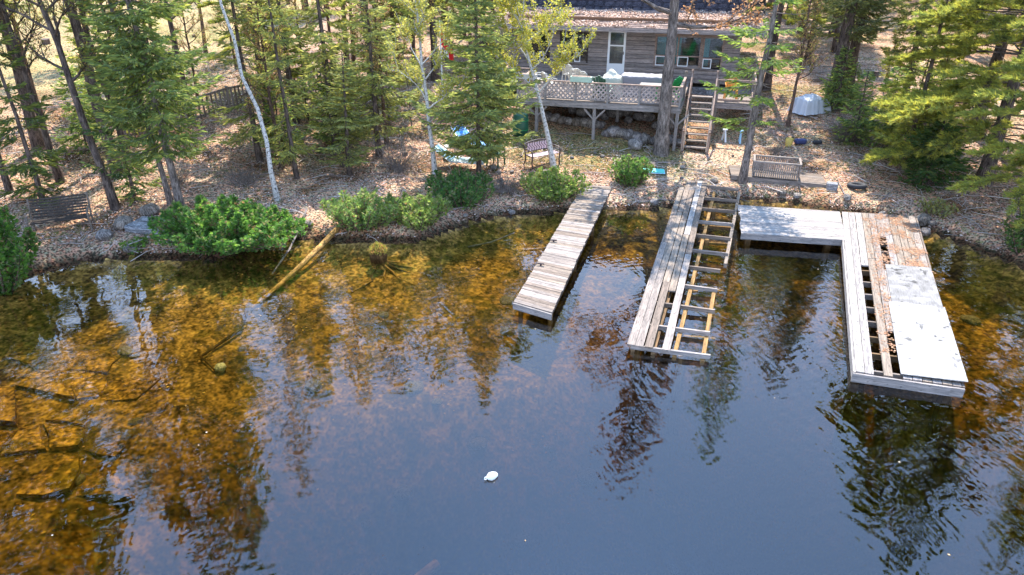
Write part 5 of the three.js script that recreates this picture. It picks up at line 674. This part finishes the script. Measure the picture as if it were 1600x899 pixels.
// ---------------------------------------------------------------- fallen leaves, needles, floating bits
function scatter(name, geo, mat, list, colors, label, category) {
  const m = finish(new THREE.InstancedMesh(geo, mat, list.length)); m.name = name; m.userData = { kind: 'stuff', label, category }; const c = new THREE.Color();
  list.forEach((mx, k) => { m.setMatrixAt(k, mx); const q = colors[Math.floor(rand() * colors.length)], f = rr(0.75, 1.25); m.setColorAt(k, c.setRGB(q[0] * f, q[1] * f, q[2] * f)); }); scene.add(m); return m;
}
{
  const g = new THREE.BufferGeometry(); g.setAttribute('position', new THREE.Float32BufferAttribute([0, 0, 0.5, 0.34, 0.14, 0.05, 0, 0.02, -0.5, -0.34, 0.16, -0.02, 0, 0, 0], 3)); g.setIndex([0, 1, 4, 1, 2, 4, 2, 3, 4, 3, 0, 4]); g.computeVertexNormals();
  const lm = new THREE.MeshPhysicalMaterial({ color: lin(1, 1, 1), roughness: 1, specularIntensity: 0.1, side: THREE.DoubleSide }), e = new THREE.Euler(), q = new THREE.Quaternion(), list = [];
  for (let k = 0; k < 150000; k++) { const z = -18 - 24 * Math.pow(rand(), 1.3), x = rr(-20, 20); if (inland(x, z) < 0.12) continue; if (fbm(x * 0.55, z * 0.55, 88, 4) < -0.22 + 0.34 * rand()) continue; const sx = (x - 6.52) * SC + (z + 26.76) * SS, sz = -(x - 6.52) * SS + (z + 26.76) * SC; if (sx > -6.6 && sx < 2 && sz < 0.2 && sz > -13) continue; const s = rr(0.04, 0.085); e.set(rr(-0.5, 0.5), rand() * 6.28, rr(-0.5, 0.5)); list.push(new THREE.Matrix4().compose(V(x, heightAt(x, z) + rr(0.005, 0.03), z), q.setFromEuler(e), V(s, s, s))); }
  scatter('leaf_litter', g, lm, list, [[0.5, 0.36, 0.29], [0.43, 0.29, 0.22], [0.55, 0.41, 0.34], [0.34, 0.21, 0.15], [0.57, 0.45, 0.38]], 'dry brown leaves covering the forest floor', 'leaves');
  const sunk = []; for (let k = 0; k < 9000; k++) { const x = rr(-14, 14), z = rr(-21, -5); if (inland(x, z) > -0.25 || fbm(x * 0.5, z * 0.5, 12, 3) < -0.02 + 0.2 * rand()) continue; const s = rr(0.04, 0.09); e.set(rr(-0.2, 0.2), rand() * 6.28, rr(-0.2, 0.2)); sunk.push(new THREE.Matrix4().compose(V(x, heightAt(x, z) + 0.02, z), q.setFromEuler(e), V(s, s * 0.5, s))); }
  scatter('sunken_leaves', g, lm, sunk, [[0.5, 0.3, 0.1], [0.3, 0.17, 0.06], [0.2, 0.11, 0.04], [0.7, 0.46, 0.16]], 'dead leaves lying on the lake bed', 'leaves');
  const tg = new Geo({ uv: false, normal: true, color: false }).tube([[-0.5, 0, 0], [-0.1, 0.03, 0.04], [0.2, 0.02, -0.02], [0.5, 0.03, 0.03]], [0.012, 0.01, 0.008, 0.004], 4, null, false).tube([[-0.05, 0.03, 0.03], [0.2, 0.06, 0.2]], [0.007, 0.003], 3, null, false).build(), tl = [];
  for (let k = 0; k < 3600; k++) { const z = -18 - 22 * rand(), x = rr(-19, 19); if (inland(x, z) < 0.1) continue; const s = rr(0.3, 1.3), sx = (x - 6.52) * SC + (z + 26.76) * SS, sz = -(x - 6.52) * SS + (z + 26.76) * SC; if (sx > -6.6 && sx < 2.8 && sz < -0.3 && sz > -13) continue; e.set(rr(-0.06, 0.06), rand() * 6.28, rr(-0.1, 0.1)); tl.push(new THREE.Matrix4().compose(V(x, heightAt(x, z) + 0.03, z), q.setFromEuler(e), V(s, s, s))); }
  scatter('fallen_twigs', tg, lm, tl, [[0.34, 0.27, 0.23], [0.22, 0.17, 0.14], [0.5, 0.43, 0.38]], 'fallen twigs strewn over the forest floor', 'twigs');
  const roof = []; for (let k = 0; k < 9000; k++) { const a = rr(-9.4, 2.9), f = rand(), b = lerp(-5.9, -8.38, f), y = lerp(4.67, 5.23, f) + 0.025, p = site(a, b, y); if (fbm(a * 0.8, b * 0.9, 5, 3) < -0.1) continue; const s = rr(0.05, 0.11); e.set(rr(-0.3, 0.6), rand() * 6.28, rr(-0.3, 0.3)); roof.push(new THREE.Matrix4().compose(V(...p), q.setFromEuler(e), V(s, s, s))); }
  scatter('roof_leaves', g, lm, roof, [[0.6, 0.4, 0.28], [0.52, 0.3, 0.2], [0.7, 0.54, 0.42]], 'dry leaves lying on the cottage roof', 'leaves');
  const ng = new THREE.BufferGeometry(); ng.setAttribute('position', new THREE.Float32BufferAttribute([-0.5, 0, 0.06, 0.5, 0.03, 0.05, 0.5, 0.03, -0.05, -0.5, 0, -0.06, 0, 0.05, 0.5, 0.12, 0.02, -0.5], 3)); ng.setIndex([0, 1, 2, 0, 2, 3, 0, 4, 5]); ng.computeVertexNormals();
  const nl = []; for (const p of needleSpots) for (let k = 0; k < 7; k++) { const s = rr(0.03, 0.075); e.set(0, rand() * 6.28, 0); nl.push(new THREE.Matrix4().compose(V(p[0] + rr(-0.12, 0.12), p[1] + 0.002, p[2] + rr(-0.12, 0.12)), q.setFromEuler(e), V(s, s, s))); }
  scatter('pine_needles', ng, lm, nl, [[0.34, 0.19, 0.11], [0.4, 0.24, 0.15], [0.27, 0.14, 0.08]], 'rusty pine needles strewn over the wide dock', 'needles');
  const fl = []; for (let k = 0; k < 40; k++) { const x = rr(-12, 13), z = rr(-20, -5.5); if (inland(x, z) > -0.6) continue; const s = rr(0.02, 0.05); e.set(0, rand() * 6.28, 0); fl.push(new THREE.Matrix4().compose(V(x, 0.004, z), q.setFromEuler(e), V(s, s * 0.3, s))); }
  scatter('floating_leaves', g, lm, fl, [[0.55, 0.42, 0.28], [0.45, 0.3, 0.16], [0.6, 0.55, 0.48]], 'tiny leaves floating on the water', 'leaves');
  // grass and low growth on the bank
  const gg = new Geo({ uv: false, normal: false, color: false }); for (let k = 0; k < 9; k++) { const a = k * 0.7, d = norm([Math.cos(a) * 0.6, 1, Math.sin(a) * 0.6]); gg.needle([Math.cos(a) * 0.15, 0, Math.sin(a) * 0.15], d, norm(cross(d, [0.3, 0.1, 1])), rr(0.7, 1), 0.09); }
  const gb = gg.build(); gb.computeVertexNormals(); const gl = []; for (let k = 0; k < 26000; k++) { const x = rr(-18, 16), z = rr(-40, -18), d = inland(x, z); if (d < 0.15) continue; const lawn = Math.abs(z + 26.2 - (x - 4) * 0.2) < 1.4 && x > -1 && x < 7; if (fbm(x * 0.5, z * 0.5, 44, 4) < (lawn ? -0.25 : d < 0.8 ? 0.0 : 0.13)) continue; const sx = (x - 6.52) * SC + (z + 26.76) * SS, sz = -(x - 6.52) * SS + (z + 26.76) * SC; if (sx > -6.6 && sx < 2.8 && sz < -0.3 && sz > -13) continue; const s = rr(0.06, 0.16); e.set(0, rand() * 6.28, 0); gl.push(new THREE.Matrix4().compose(V(x, heightAt(x, z) - 0.01, z), q.setFromEuler(e), V(s, s * rr(0.6, 1.3), s))); }
  scatter('grass', gb, lm, gl, [[0.13, 0.17, 0.04], [0.22, 0.24, 0.07], [0.32, 0.28, 0.12], [0.09, 0.14, 0.03]], 'thin grass and low growth on the bank', 'grass');
}
renderer.render(scene, camera);
